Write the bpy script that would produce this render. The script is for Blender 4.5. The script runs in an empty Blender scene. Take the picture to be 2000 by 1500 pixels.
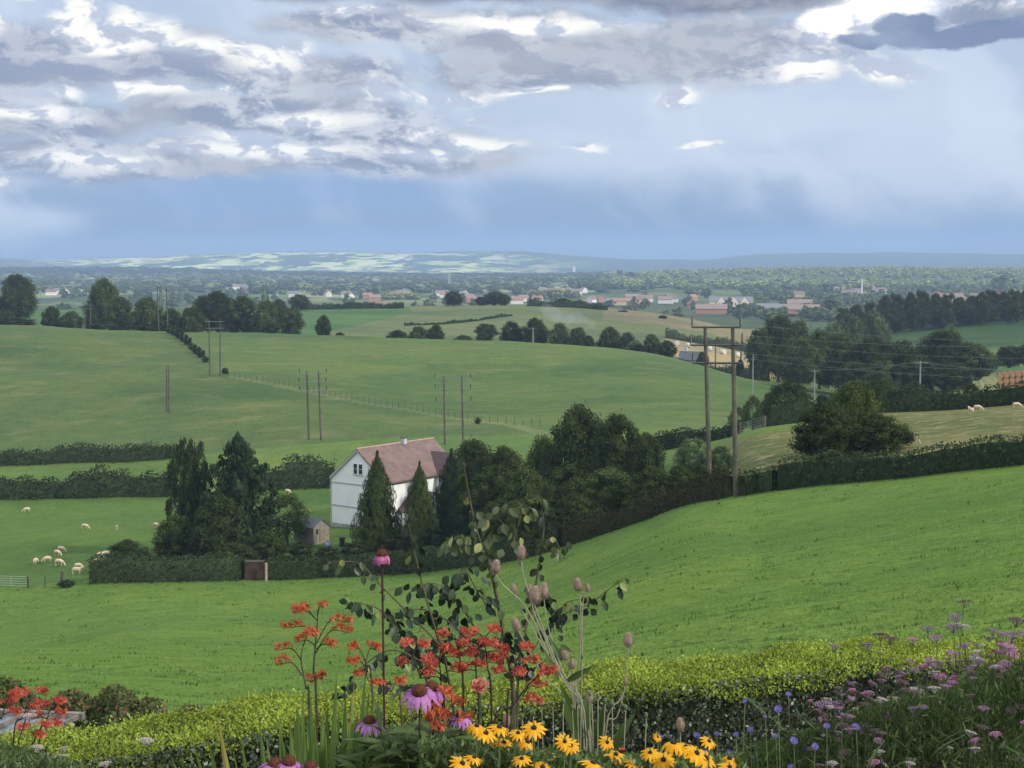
import bpy, bmesh, math, random
import numpy as np
from mathutils import Vector, Matrix, Euler

R = math.radians
sc = bpy.context.scene
col = sc.collection
PITCH = math.atan(238/3000.0)
CP, SP = math.cos(PITCH), math.sin(PITCH)

# ---------------------------------------------------------------- camera
cd = bpy.data.cameras.new('camera'); cam = bpy.data.objects.new('camera', cd); col.objects.link(cam)
cam.rotation_euler = (math.pi/2-PITCH, 0, 0)
cd.sensor_width = 36; cd.lens = 54
cd.clip_start = 0.1; cd.clip_end = 60000
sc.camera = cam

# ---------------------------------------------------------------- exposure / render
vs = sc.view_settings
vs.view_transform = 'Standard'; vs.look = 'None'; vs.gamma = 1; vs.exposure = 0.16
cy = sc.cycles
cy.use_denoising = True
cy.max_bounces = 5; cy.diffuse_bounces = 2; cy.glossy_bounces = 2; cy.transmission_bounces = 3
cy.volume_bounces = 0; cy.transparent_max_bounces = 6
cy.caustics_reflective = False; cy.caustics_refractive = False
cy.use_adaptive_sampling = True; cy.adaptive_threshold = 0.02

# ---------------------------------------------------------------- sun (from the right, a little behind the camera, behind thin cloud)
SUN_EL, SUN_AZ = R(33), R(118)          # azimuth clockwise from +Y
sdir = Vector((math.sin(SUN_AZ)*math.cos(SUN_EL), math.cos(SUN_AZ)*math.cos(SUN_EL), math.sin(SUN_EL)))
sl = bpy.data.lights.new('sun', 'SUN'); sl.energy = 3.0; sl.angle = R(3); sl.color = (1.0, 0.93, 0.80)
sun = bpy.data.objects.new('sun', sl); col.objects.link(sun)
sun.rotation_euler = sdir.to_track_quat('Z', 'Y').to_euler()

# ---------------------------------------------------------------- node helper
class NT:
    dims = '3D'
    def __init__(s, t): s.t = t; s.n = t.nodes; s.l = t.links
    def new(s, ty, **k):
        n = s.n.new(ty)
        for a, b in k.items(): setattr(n, a, b)
        return n
    def put(s, sock, v):
        if hasattr(v, 'is_linked') or hasattr(v, 'node'): s.l.new(v, sock)
        else: sock.default_value = v
    def m(s, op, a, b=0.0, c=0.0, clamp=False):
        n = s.new('ShaderNodeMath', operation=op); n.use_clamp = clamp
        s.put(n.inputs[0], a); s.put(n.inputs[1], b); s.put(n.inputs[2], c); return n.outputs[0]
    def vm(s, op, a, b=(0, 0, 0)):
        n = s.new('ShaderNodeVectorMath', operation=op)
        s.put(n.inputs[0], a); s.put(n.inputs[1], b)
        return n.outputs['Value'] if op == 'LENGTH' else n.outputs[0]
    def noise(s, vec, scale, detail=4, rough=0.5, dist=0.0):
        n = s.new('ShaderNodeTexNoise', noise_dimensions=s.dims); s.put(n.inputs['Vector'], vec)
        n.inputs['Scale'].default_value = scale; n.inputs['Detail'].default_value = detail
        n.inputs['Roughness'].default_value = rough; n.inputs['Distortion'].default_value = dist
        return n.outputs['Fac']
    def sm(s, v, lo, hi, a=0.0, b=1.0):
        n = s.new('ShaderNodeMapRange', interpolation_type='SMOOTHSTEP')
        s.put(n.inputs[0], v); n.inputs[1].default_value = lo; n.inputs[2].default_value = hi
        n.inputs[3].default_value = a; n.inputs[4].default_value = b; return n.outputs[0]
    def mix(s, f, a, b, bt='MIX'):
        n = s.new('ShaderNodeMix', data_type='RGBA', blend_type=bt)
        s.put(n.inputs[0], f); s.put(n.inputs[6], a); s.put(n.inputs[7], b); return n.outputs[2]
def C4(c): return (c[0], c[1], c[2], 1.0)
def S(r, g, b):      # display colour -> linear
    f = lambda v: ((v/255+0.055)/1.055)**2.4 if v > 10 else v/255/12.92
    return (f(r), f(g), f(b), 1.0)

# ---------------------------------------------------------------- sky
w = bpy.data.worlds.new('World'); sc.world = w; w.use_nodes = True
T = NT(w.node_tree); T.n.clear(); T.dims = '2D'
tc = T.new('ShaderNodeTexCoord').outputs['Generated']
sx = T.new('ShaderNodeSeparateXYZ'); T.l.new(tc, sx.inputs[0])
az = T.m('MULTIPLY', T.m('ARCTAN2', sx.outputs[0], sx.outputs[1]), 3.0)     # 1.0 = a third of a radian
el = T.m('MULTIPLY', T.m('ARCSINE', sx.outputs[2]), 3.0)
cq = T.new('ShaderNodeCombineXYZ'); T.l.new(az, cq.inputs[0]); T.l.new(el, cq.inputs[1])
q = cq.outputs[0]
qs = T.vm('MULTIPLY', q, (1.0, 2.3, 1.0))
wn = T.new('ShaderNodeTexNoise', noise_dimensions='2D'); T.l.new(qs, wn.inputs['Vector']); wn.inputs['Scale'].default_value = 3.2; wn.inputs['Detail'].default_value = 5
warp = T.vm('MULTIPLY', T.vm('SUBTRACT', wn.outputs['Color'], (0.5, 0.5, 0.5)), (0.16, 0.07, 0))
qw = T.vm('ADD', q, warp)
qf = T.vm('MULTIPLY', qw, (1.0, 2.0, 1.0))
fb = T.noise(qf, 7.0, 8, 0.62)
fbf = T.noise(qf, 26.0, 5, 0.6)
fb = T.m('ADD', T.m('MULTIPLY', fb, 0.80), T.m('MULTIPLY', fbf, 0.20))
fb2 = T.noise(T.vm('ADD', qf, (7.3, 3.05, 0.0)), 3.5, 6, 0.55)
fbl = T.m('ADD', T.m('MULTIPLY', T.noise(T.vm('ADD', qf, (0.02, 0.045, 0.0)), 7.0, 8, 0.62), 0.8), T.m('MULTIPLY', T.noise(T.vm('ADD', qf, (0.006, 0.014, 0.0)), 26.0, 5, 0.6), 0.2))     # same field toward the light: relief
relief = T.m('SUBTRACT', fb, fbl)
def layer(blobs, amp, lo, hi, nz=fb):
    d = None
    for (px, py, rx, ry) in blobs:
        v = T.vm('SUBTRACT', qw, ((px-1000)/1000, (512-py)/1000, 0))
        L = T.vm('LENGTH', T.vm('MULTIPLY', v, (1000.0/rx, 1000.0/ry, 0)))
        e = T.m('SUBTRACT', 1.0, L)
        d = e if d is None else T.m('MAXIMUM', d, e)
    d = T.m('ADD', d, T.m('MULTIPLY', T.m('SUBTRACT', nz, 0.5), amp))
    return T.sm(d, lo, hi), d
nish = T.new('ShaderNodeTexSky', sky_type='NISHITA'); nish.sun_disc = False
nish.sun_elevation = SUN_EL; nish.sun_rotation = SUN_AZ
clear = T.mix(1.0, nish.outputs[0], (0.10, 0.10, 0.10, 1), 'MULTIPLY')
# blue rain veil towards the horizon, paler higher up
g = T.sm(el, 0.0, 0.30)
ce = T.new('ShaderNodeCombineXYZ'); T.l.new(el, ce.inputs[0]); cqe = ce.outputs[0]
base = T.mix(g, S(100, 137, 185), S(180, 196, 220))
base = T.mix(0.10, base, clear)
# pale rain shafts to the right
vr, _ = layer([(1830, 330, 380, 170), (1500, 330, 160, 60), (1800, 300, 520, 190), (1250, 300, 500, 110), (1500, 240, 700, 120), (60, 440, 160, 70)], 0.9, 0.0, 0.75, fb2)
base = T.mix(T.m('MULTIPLY', vr, 0.8), base, S(202, 214, 231))
sh = T.noise(T.vm('MULTIPLY', T.vm('ADD', qw, T.vm('MULTIPLY', cqe, (0.55, 0, 0))), (1.0, 0.28, 1.0)), 5.0, 4, 0.5)
base = T.mix(T.m('MULTIPLY', T.m('MULTIPLY', T.sm(sh, 0.45, 0.68), T.sm(el, 0.02, 0.14)), 0.5), base, S(212, 222, 236))
bd, _ = layer([(620, 385, 620, 60), (1000, 470, 1100, 45), (1700, 462, 700, 30)], 0.5, 0.0, 0.8, fb2)
base = T.mix(T.m('MULTIPLY', bd, 0.6), base, S(126, 160, 208))
# broad grey-lilac cloud
gm, gd = layer([(160, 140, 420, 70), (90, 250, 300, 45), (560, 160, 260, 40), (560, 228, 330, 42), (900, 70, 420, 45), (250, 320, 420, 45),
                (760, 300, 260, 60), (1300, 110, 420, 75), (1060, 150, 220, 45), (1950, 60, 160, 60)], 1.0, -0.18, 0.35)
gc = T.mix(T.sm(relief, -0.08, 0.09), S(138, 148, 172), S(206, 210, 218))
gc = T.mix(T.sm(fb2, 0.4, 0.62, 0.0, 0.7), gc, S(172, 176, 186))
c1 = T.mix(T.m('MULTIPLY', gm, 0.92), base, gc)
# white sunlit cloud
vo = T.new('ShaderNodeTexVoronoi', feature='F1'); T.l.new(qf, vo.inputs['Vector']); vo.inputs['Scale'].default_value = 11.0; vo.inputs['Detail'].default_value = 3.0; vo.inputs['Roughness'].default_value = 0.55; vo.voronoi_dimensions = '2D'; vo.normalize = True
vo2 = T.new('ShaderNodeTexVoronoi', feature='F1'); T.l.new(T.vm('ADD', qf, (0.018, 0.035, 0)), vo2.inputs['Vector']); vo2.inputs['Scale'].default_value = 11.0; vo2.inputs['Detail'].default_value = 3.0; vo2.inputs['Roughness'].default_value = 0.55; vo2.voronoi_dimensions = '2D'; vo2.normalize = True
puff = T.m('ADD', T.m('MULTIPLY', fb, 0.85), T.m('MULTIPLY', T.m('SUBTRACT', 0.75, vo.outputs['Distance']), 0.22))
prel = T.m('SUBTRACT', vo2.outputs['Distance'], vo.outputs['Distance'])
wm, wd = layer([(188, 62, 60, 56), (230, 100, 100, 50), (292, 74, 60, 42), (335, 100, 60, 42), (390, 130, 60, 30), (20, 80, 40, 26),
                (60, 240, 150, 20), (165, 205, 40, 16), (290, 192, 110, 20), (428, 184, 28, 12), (570, 112, 56, 20), (722, 188, 26, 30),
                (180, 325, 180, 24), (480, 270, 90, 20), (520, 300, 260, 24), (830, 268, 44, 20), (820, 305, 120, 18), (930, 290, 90, 24), (955, 238, 45, 12),
                (870, 190, 150, 16), (1110, 287, 66, 13), (1380, 285, 60, 8), (1050, 185, 90, 9), (1310, 200, 60, 22), (20, 370, 110, 14),
                (1700, 30, 130, 70), (1620, 90, 120, 45), (1690, 155, 110, 26), (1540, 150, 80, 40), (1000, 55, 260, 18), (740, 45, 110, 12), (1960, 40, 60, 26), (1420, 40, 60, 14),
                (100, 20, 120, 10), (240, 120, 150, 60), (480, 130, 130, 36), (620, 235, 120, 20)], 1.15, -0.22, 0.80, puff)
wc = T.mix(T.sm(T.m('ADD', prel, T.m('MULTIPLY', relief, 0.8)), -0.10, 0.10), S(188, 196, 214), S(255, 253, 246))
wc = T.mix(T.sm(wd, -0.05, 0.65), T.mix(0.5, wc, S(196, 206, 224)), wc)
c2 = T.mix(T.m('MULTIPLY', wm, 0.97), c1, wc)
# cumulus underside shade and dark clouds in front
um, _ = layer([(90, 120, 150, 42), (240, 152, 260, 32), (40, 170, 120, 26)], 0.9, 0.0, 0.5)
c2 = T.mix(T.m('MULTIPLY', um, 0.8), c2, T.mix(T.sm(relief, -0.08, 0.08), S(142, 152, 178), S(178, 184, 200)))
dm, _ = layer([(860, -22, 900, 52), (1380, 12, 300, 44), (600, -20, 420, 40), (30, 5, 90, 26)], 0.75, -0.02, 0.4)
c2 = T.mix(T.m('MULTIPLY', dm, 0.95), c2, T.mix(T.sm(fb, 0.35, 0.65), S(122, 130, 150), S(160, 164, 178)))
dm2, _ = layer([(1770, 78, 66, 32), (1850, 100, 200, 26), (1960, 96, 200, 30), (1680, 106, 75, 17)], 1.5, 0.0, 0.30)
c2 = T.mix(T.m('MULTIPLY', dm2, 0.95), c2, T.mix(T.sm(fb2, 0.35, 0.65), S(118, 134, 166), S(146, 160, 188)))
glow, _ = layer([(1730, 20, 130, 60), (1600, 60, 80, 40)], 0.9, 0.1, 0.7)
c2 = T.mix(T.m('MULTIPLY', glow, T.m('SUBTRACT', 1.0, dm2)), c2, (1.6, 1.55, 1.45, 1))
# unseen dome overhead and behind: broken cloud brightened to light the scene
T.dims = '3D'
hn = T.noise(tc, 2.2, 6, 0.6)
over = T.mix(T.sm(hn, 0.38, 0.62), (0.52, 0.64, 0.86, 1), (1.35, 1.33, 1.30, 1))
up = T.sm(el, 0.55, 1.1)
side = T.sm(T.m('ABSOLUTE', az), 1.15, 2.2)
c3 = T.mix(T.m('MAXIMUM', up, T.m('MULTIPLY', side, T.sm(el, 0.05, 0.5))), c2, over)
dn = T.sm(el, -0.05, -0.004)
c3 = T.mix(dn, (0.16, 0.25, 0.33, 1), c3)
bg = T.new('ShaderNodeBackground'); T.l.new(c3, bg.inputs[0]); bg.inputs[1].default_value = 1.0
ow = T.new('ShaderNodeOutputWorld'); T.l.new(bg.outputs[0], ow.inputs[0])
w.cycles.sampling_method = 'MANUAL'; w.cycles.sample_map_resolution = 512

# ---------------------------------------------------------------- pixel <-> world
def PT(px, py, d):
    a = (px-1000)/3000.0; b = (750-py)/3000.0
    dy = CP+SP*b; dz = -SP+CP*b
    t = d/dy
    return Vector((a*t, d, dz*t))

# ---------------------------------------------------------------- terrain
COLS = [-1250, -400, 0, 250, 500, 750, 1000, 1250, 1350, 1500, 1750, 2000, 2500, 3250]
def zz(v): return ('z', v)
_rows = [
 [(-60, zz(-1.4))]*14,
 [(0.5, zz(-1.85))]*14,
 [(4.5, zz(-2.35))]*14,
 [(9.5, zz(-4.1))]*14,
 [(12.5, zz(-4.9))]*14,
 [(25, p) for p in (1420, 1385, 1365, 1375, 1385, 1365, 1335, 1300, 1288, 1268, 1240, 1205, 1160, 1120)],
 [(180,1150),(172,1155),(165,1148),(162,1128),(158,1128),(155,1113),(140,1087),(122,1016),(113,982),(105,960),(98,935),(92,908),(84,860),(76,800)],
 [(230,985),(228,975),(225,968),(225,968),(224,958),(222,946),(215,945),(190,925),(172,895),(150,847),(160,806),(158,790),(150,765),(140,730)],
 [(250,915),(250,910),(248,905),(248,895),(246,877),(246,858),(246,850),(240,838),(240,836),(240,836),(230,838),(220,812),(210,800),(200,780)],
 [(330,760),(330,750),(330,745),(330,742),(330,737),(330,745),(330,752),(330,742),(325,752),(320,772),(320,795),(322,768),(320,750),(320,740)],
 [(430,640),(430,638),(430,637),(430,646),(430,651),(422,660),(410,668),(392,688),(382,712),(372,754),(370,782),(400,718),(400,705),(400,700)],
 [(480,zz(-24)),(480,zz(-24)),(480,zz(-24)),(480,zz(-24)),(480,zz(-25)),(480,zz(-27)),(480,zz(-29)),(480,zz(-32)),(480,725),(480,738),(480,745),(480,712),(480,700),(480,690)],
 [(600,628),(600,628),(600,626),(600,626),(600,638),(600,646),(600,655),(600,672),(600,683),(600,697),(600,672),(600,655),(600,640),(600,640)],
 [(780,606),(780,606),(780,606),(780,605),(780,605),(780,601),(760,597),(740,611),(730,628),(700,668),(720,634),(720,610),(720,600),(720,600)],
 [(1100,zz(-46))]*14,
 [(1500,zz(-50))]*14,
 [(2600,zz(-48))]*7+[(2600,zz(-44))]*7,
 [(3600,zz(-48))]*6+[(3600,zz(-44))]+[(3600,zz(-34)),(3600,zz(-28)),(3600,zz(-24)),(3600,zz(-22)),(3600,zz(-24)),(3600,zz(-24)),(3600,zz(-24))],
 [(4600,zz(-40))]*5+[(4600,zz(-45))]*2+[(4600,zz(-40))]*2+[(4600,zz(-30))]*5,
 [(5400,zz(-26)),(5400,zz(-26)),(5400,zz(-27)),(5400,zz(-26)),(5400,zz(-38))]+[(5400,zz(-48))]*9,
 [(6200,zz(-60))]*14,
 [(7400,526)]*14,
 [(9000,500),(9000,503),(9000,506),(9100,504),(9200,493),(9300,493),(9300,491),(9400,506),(9600,507),(10000,498),(10200,493),(10200,495),(10200,498),(10200,498)],
 [(11000,zz(-40))]*14,
]
K = len(_rows)
CU = np.array([(c-1000)/3000.0 for c in COLS])
RD = np.zeros((K, len(COLS))); RZ = np.zeros((K, len(COLS)))
for i, row in enumerate(_rows):
    for j, (d, p) in enumerate(row):
        RD[i, j] = d
        RZ[i, j] = p[1] if isinstance(p, tuple) else PT(COLS[j], p, d).z
def pch_slopes(X, Y):
    # X,Y (K,N) -> monotone slopes
    h = X[1:]-X[:-1]; dl = (Y[1:]-Y[:-1])/h
    m = np.zeros_like(Y)
    a, b = dl[:-1], dl[1:]
    w1 = 2*h[1:]+h[:-1]; w2 = h[1:]+2*h[:-1]
    ok = a*b > 0
    with np.errstate(divide='ignore', invalid='ignore'):
        mm = (w1+w2)/(w1/a+w2/b)
    m[1:-1] = np.where(ok, mm, 0)
    m[0] = dl[0]; m[-1] = dl[-1]
    return m
_cm_d = pch_slopes(np.repeat(CU[:, None], K, 1), RD.T).T
_cm_z = pch_slopes(np.repeat(CU[:, None], K, 1), RZ.T).T
def _herm(t, h, y0, y1, m0, m1):
    t2 = t*t; t3 = t2*t
    return (2*t3-3*t2+1)*y0+(t3-2*t2+t)*h*m0+(-2*t3+3*t2)*y1+(t3-t2)*h*m1
def rows_at(u):
    u = np.clip(u, CU[0], CU[-1]-1e-6)
    j = np.clip(np.searchsorted(CU, u, side='right')-1, 0, len(CU)-2)
    h = CU[j+1]-CU[j]; t = (u-CU[j])/h
    D = _herm(t, h, RD[:, j], RD[:, j+1], _cm_d[:, j], _cm_d[:, j+1])
    Z = _herm(t, h, RZ[:, j], RZ[:, j+1], _cm_z[:, j], _cm_z[:, j+1])
    return D, Z
def bumps(x, y):
    b = 0.10*np.sin(x*0.21+1.3+0.6*np.sin(y*0.05))*np.sin(y*0.17+0.4)+0.05*np.sin(x*0.53+y*0.31)
    c = 0.45*np.sin(x*0.045+2.0)*np.sin(y*0.038+x*0.011)
    big = 5.0*np.sin(x*0.0021+1.0+np.sin(y*0.0013))*np.sin(y*0.0017+0.5)+3.0*np.sin(x*0.0061+y*0.0023)+1.6*np.sin(x*0.013+1.0)
    f1 = np.clip((y-18)/40, 0, 1); f2 = np.clip((y-90)/120, 0, 1)*np.clip((900-y)/300, 0, 1); f3 = np.clip((y-6200)/2500, 0, 1)
    return b*f1+c*f2+f3*big*1.0
def Harr(x, y):
    x = np.asarray(x, float); y = np.asarray(y, float)
    out = np.empty(x.shape)
    fx, fy, fo = x.ravel(), y.ravel(), out.ravel()
    for s in range(0, len(fx), 40000):
        X = fx[s:s+40000]; Y = fy[s:s+40000]
        u = X/np.maximum(Y, 12.0)
        D, Z = rows_at(u)
        M = pch_slopes(D, Z)
        k = np.clip((D <= Y[None, :]).sum(0)-1, 0, K-2)
        n = np.arange(len(X))
        d0, d1 = D[k, n], D[k+1, n]; h = d1-d0; t = np.clip((Y-d0)/h, 0, 1)
        fo[s:s+40000] = _herm(t, h, Z[k, n], Z[k+1, n], M[k, n], M[k+1, n])+bumps(X, Y)
    return fo.reshape(x.shape)
def H(x, y): return float(Harr(np.array([x]), np.array([y]))[0])
def G(px, d, up=0.0):
    """ground point seen in image column px at distance d"""
    z = -25.0 if d > 60 else -4.0
    for _ in range(4):
        x = (px-1000)/3000.0*(d*CP-z*SP); z = H(x, d)
    return Vector((x, d, z+up))
def rowd(i, px): return float(rows_at(np.array([(px-1000)/3000.0]))[0][i, 0])

# ---------------------------------------------------------------- mesh helpers
def mk(name, V, F, mats, parent=None, mi=None, smooth=False):
    me = bpy.data.meshes.new(name)
    if isinstance(F, np.ndarray):
        V = np.ascontiguousarray(V, dtype=np.float32); n = F.shape[1]
        me.vertices.add(len(V)); me.vertices.foreach_set('co', V.ravel())
        me.loops.add(F.size); me.loops.foreach_set('vertex_index', F.astype(np.int32).ravel())
        me.polygons.add(len(F)); me.polygons.foreach_set('loop_start', np.arange(0, F.size, n, dtype=np.int32))
        me.update(calc_edges=True)
    else:
        me.from_pydata([tuple(v) for v in V], [], F); me.update()
    for m in (mats if isinstance(mats, (list, tuple)) else [mats]): me.materials.append(m)
    if mi is not None: me.polygons.foreach_set('material_index', np.array(mi, dtype=np.int32))
    if smooth: me.polygons.foreach_set('use_smooth', np.ones(len(me.polygons), dtype=bool))
    o = bpy.data.objects.new(name, me); col.objects.link(o)
    if parent: o.parent = parent
    return o
def tag(o, label=None, cat=None, group=None, kind=None):
    if label: o['label'] = label
    if cat: o['category'] = cat
    if group: o['group'] = group
    if kind: o['kind'] = kind
    return o
def thing(name, loc, label, cat, group=None, rz=0, scale=None):
    o = bpy.data.objects.new(name, None); col.objects.link(o); o.empty_display_size = 0.3
    o.location = loc; o.rotation_euler = (0, 0, rz)
    if scale: o.scale = scale
    return tag(o, label, cat, group)
def part(name, me, parent, loc=(0, 0, 0), rot=(0, 0, 0), scale=(1, 1, 1)):
    o = bpy.data.objects.new(name, me); col.objects.link(o); o.parent = parent
    o.location = loc; o.rotation_euler = rot; o.scale = scale
    return o
class MB:
    """collects primitives as one mesh"""
    def __init__(s): s.V = []; s.F = []; s.M = []
    def add(s, V, F, m=0):
        o = len(s.V); s.V += [tuple(v) for v in V]; s.F += [tuple(i+o for i in f) for f in F]; s.M += [m]*len(F); return s
    def box(s, c, d, m=0, rz=0, mat=None):
        x, y, z = d[0]/2, d[1]/2, d[2]/2
        V = [Vector((a*x, b*y, e*z)) for a in (-1, 1) for b in (-1, 1) for e in (-1, 1)]
        if rz: V = [Matrix.Rotation(rz, 3, 'Z') @ v for v in V]
        if mat: V = [mat @ v for v in V]
        V = [v+Vector(c) for v in V]
        return s.add(V, [(0, 1, 3, 2), (4, 6, 7, 5), (0, 4, 5, 1), (2, 3, 7, 6), (0, 2, 6, 4), (1, 5, 7, 3)], m)
    def tube(s, pts, rad, n=6, m=0, cap=True):
        pts = [Vector(p) for p in pts]
        if not hasattr(rad, '__len__'): rad = [rad]*len(pts)
        V = []; F = []
        ref = Vector((0.13, 0.21, 1))
        for i, p in enumerate(pts):
            t = (pts[min(i+1, len(pts)-1)]-pts[max(i-1, 0)])
            if t.length < 1e-9: t = Vector((0, 0, 1))
            t.normalize()
            a = t.cross(ref if abs(t.dot(ref.normalized())) < 0.97 else Vector((1, 0, 0))).normalized(); b = t.cross(a)
            for k in range(n):
                an = 2*math.pi*k/n
                V.append(p+(a*math.cos(an)+b*math.sin(an))*rad[i])
        for i in range(len(pts)-1):
            for k in range(n):
                F.append((i*n+k, i*n+(k+1) % n, (i+1)*n+(k+1) % n, (i+1)*n+k))
        if cap: F.append(tuple(range(n))[::-1]); F.append(tuple((len(pts)-1)*n+k for k in range(n)))
        return s.add(V, F, m)
    def lathe(s, prof, n=12, m=0, c=(0, 0, 0)):
        V = []; F = []
        for (r, z) in prof:
            for k in range(n):
                a = 2*math.pi*k/n; V.append((c[0]+r*math.cos(a), c[1]+r*math.sin(a), c[2]+z))
        for i in range(len(prof)-1):
            for k in range(n): F.append((i*n+k, i*n+(k+1) % n, (i+1)*n+(k+1) % n, (i+1)*n+k))
        F.append(tuple(range(n))[::-1]); F.append(tuple((len(prof)-1)*n+k for k in range(n)))
        return s.add(V, F, m)
    def strip(s, pts, wid, side, m=0):
        """flat ribbon along pts with half widths wid and side vector(s)"""
        V = []; F = []
        for i, p in enumerate(pts):
            sd = side[i] if isinstance(side, list) else side
            V += [Vector(p)-sd*wid[i], Vector(p)+sd*wid[i]]
        for i in range(len(pts)-1): F.append((2*i, 2*i+1, 2*i+3, 2*i+2))
        return s.add(V, F, m)
    def obj(s, name, mats, parent=None, smooth=False):
        return mk(name, s.V, s.F, mats, parent, s.M, smooth)
    def mesh(s, name, mats, smooth=False):
        o = s.obj(name, mats, None, smooth); me = o.data; bpy.data.objects.remove(o); return me

# ---------------------------------------------------------------- materials
def mat(name, c, rough=0.7, var=0.0, vscale=3.0, metal=0.0, c2=None, bump=0.0, coord='Object', spec=0.3):
    m = bpy.data.materials.new(name); m.use_nodes = True; t = NT(m.node_tree)
    p = t.n['Principled BSDF']; p.inputs['Roughness'].default_value = rough; p.inputs['Metallic'].default_value = metal
    p.inputs['Specular IOR Level'].default_value = spec
    if var > 0 or c2:
        tcn = t.new('ShaderNodeTexCoord').outputs[coord]
        nz = t.noise(tcn, vscale, 6, 0.6)
        c2 = c2 or tuple(v*(1-var) for v in c[:3])
        cc = t.mix(t.sm(nz, 0.35, 0.65), C4(c), C4(c2)); t.l.new(cc, p.inputs['Base Color'])
        if bump:
            b = t.new('ShaderNodeBump'); b.inputs['Strength'].default_value = bump; t.l.new(nz, b.inputs['Height']); t.l.new(b.outputs[0], p.inputs['Normal'])
    else: p.inputs['Base Color'].default_value = C4(c)
    return m
def leafmat(name, a, b, tr=0.3, objvar=0.25, gloss=0.0, c=None, rough=0.45):
    """leaves: hue between a and b leaf by leaf, some drift from clump to clump and plant to plant"""
    m = bpy.data.materials.new(name); m.use_nodes = True; t = NT(m.node_tree); t.n.clear()
    ge = t.new('ShaderNodeNewGeometry'); oi = t.new('ShaderNodeObjectInfo')
    rnd = ge.outputs['Random Per Island']
    cc = t.mix(rnd, C4(a), C4(b))
    if c: cc = t.mix(t.sm(rnd, 0.86, 0.9), cc, C4(c))
    tcn = t.new('ShaderNodeTexCoord').outputs['Object']
    v = t.m('ADD', t.m('MULTIPLY', t.sm(t.noise(tcn, 3.0, 2), 0.3, 0.7), 0.5), 0.75)
    if objvar: v = t.m('MULTIPLY', v, t.m('ADD', t.m('MULTIPLY', oi.outputs['Random'], objvar*2), 1-objvar))
    hs = t.new('ShaderNodeHueSaturation'); t.l.new(cc, hs.inputs['Color']); t.l.new(v, hs.inputs['Value'])
    df = t.new('ShaderNodeBsdfDiffuse'); t.l.new(hs.outputs[0], df.inputs[0])
    tl = t.new('ShaderNodeBsdfTranslucent'); t.l.new(hs.outputs[0], tl.inputs[0])
    mx = t.new('ShaderNodeMixShader'); mx.inputs[0].default_value = tr
    t.l.new(df.outputs[0], mx.inputs[1]); t.l.new(tl.outputs[0], mx.inputs[2]); out = mx.outputs[0]
    if gloss:
        gl = t.new('ShaderNodeBsdfGlossy'); gl.inputs['Roughness'].default_value = rough
        m2 = t.new('ShaderNodeMixShader'); m2.inputs[0].default_value = gloss
        t.l.new(out, m2.inputs[1]); t.l.new(gl.outputs[0], m2.inputs[2]); out = m2.outputs[0]
    o = t.new('ShaderNodeOutputMaterial'); t.l.new(out, o.inputs[0])
    return m

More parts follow.
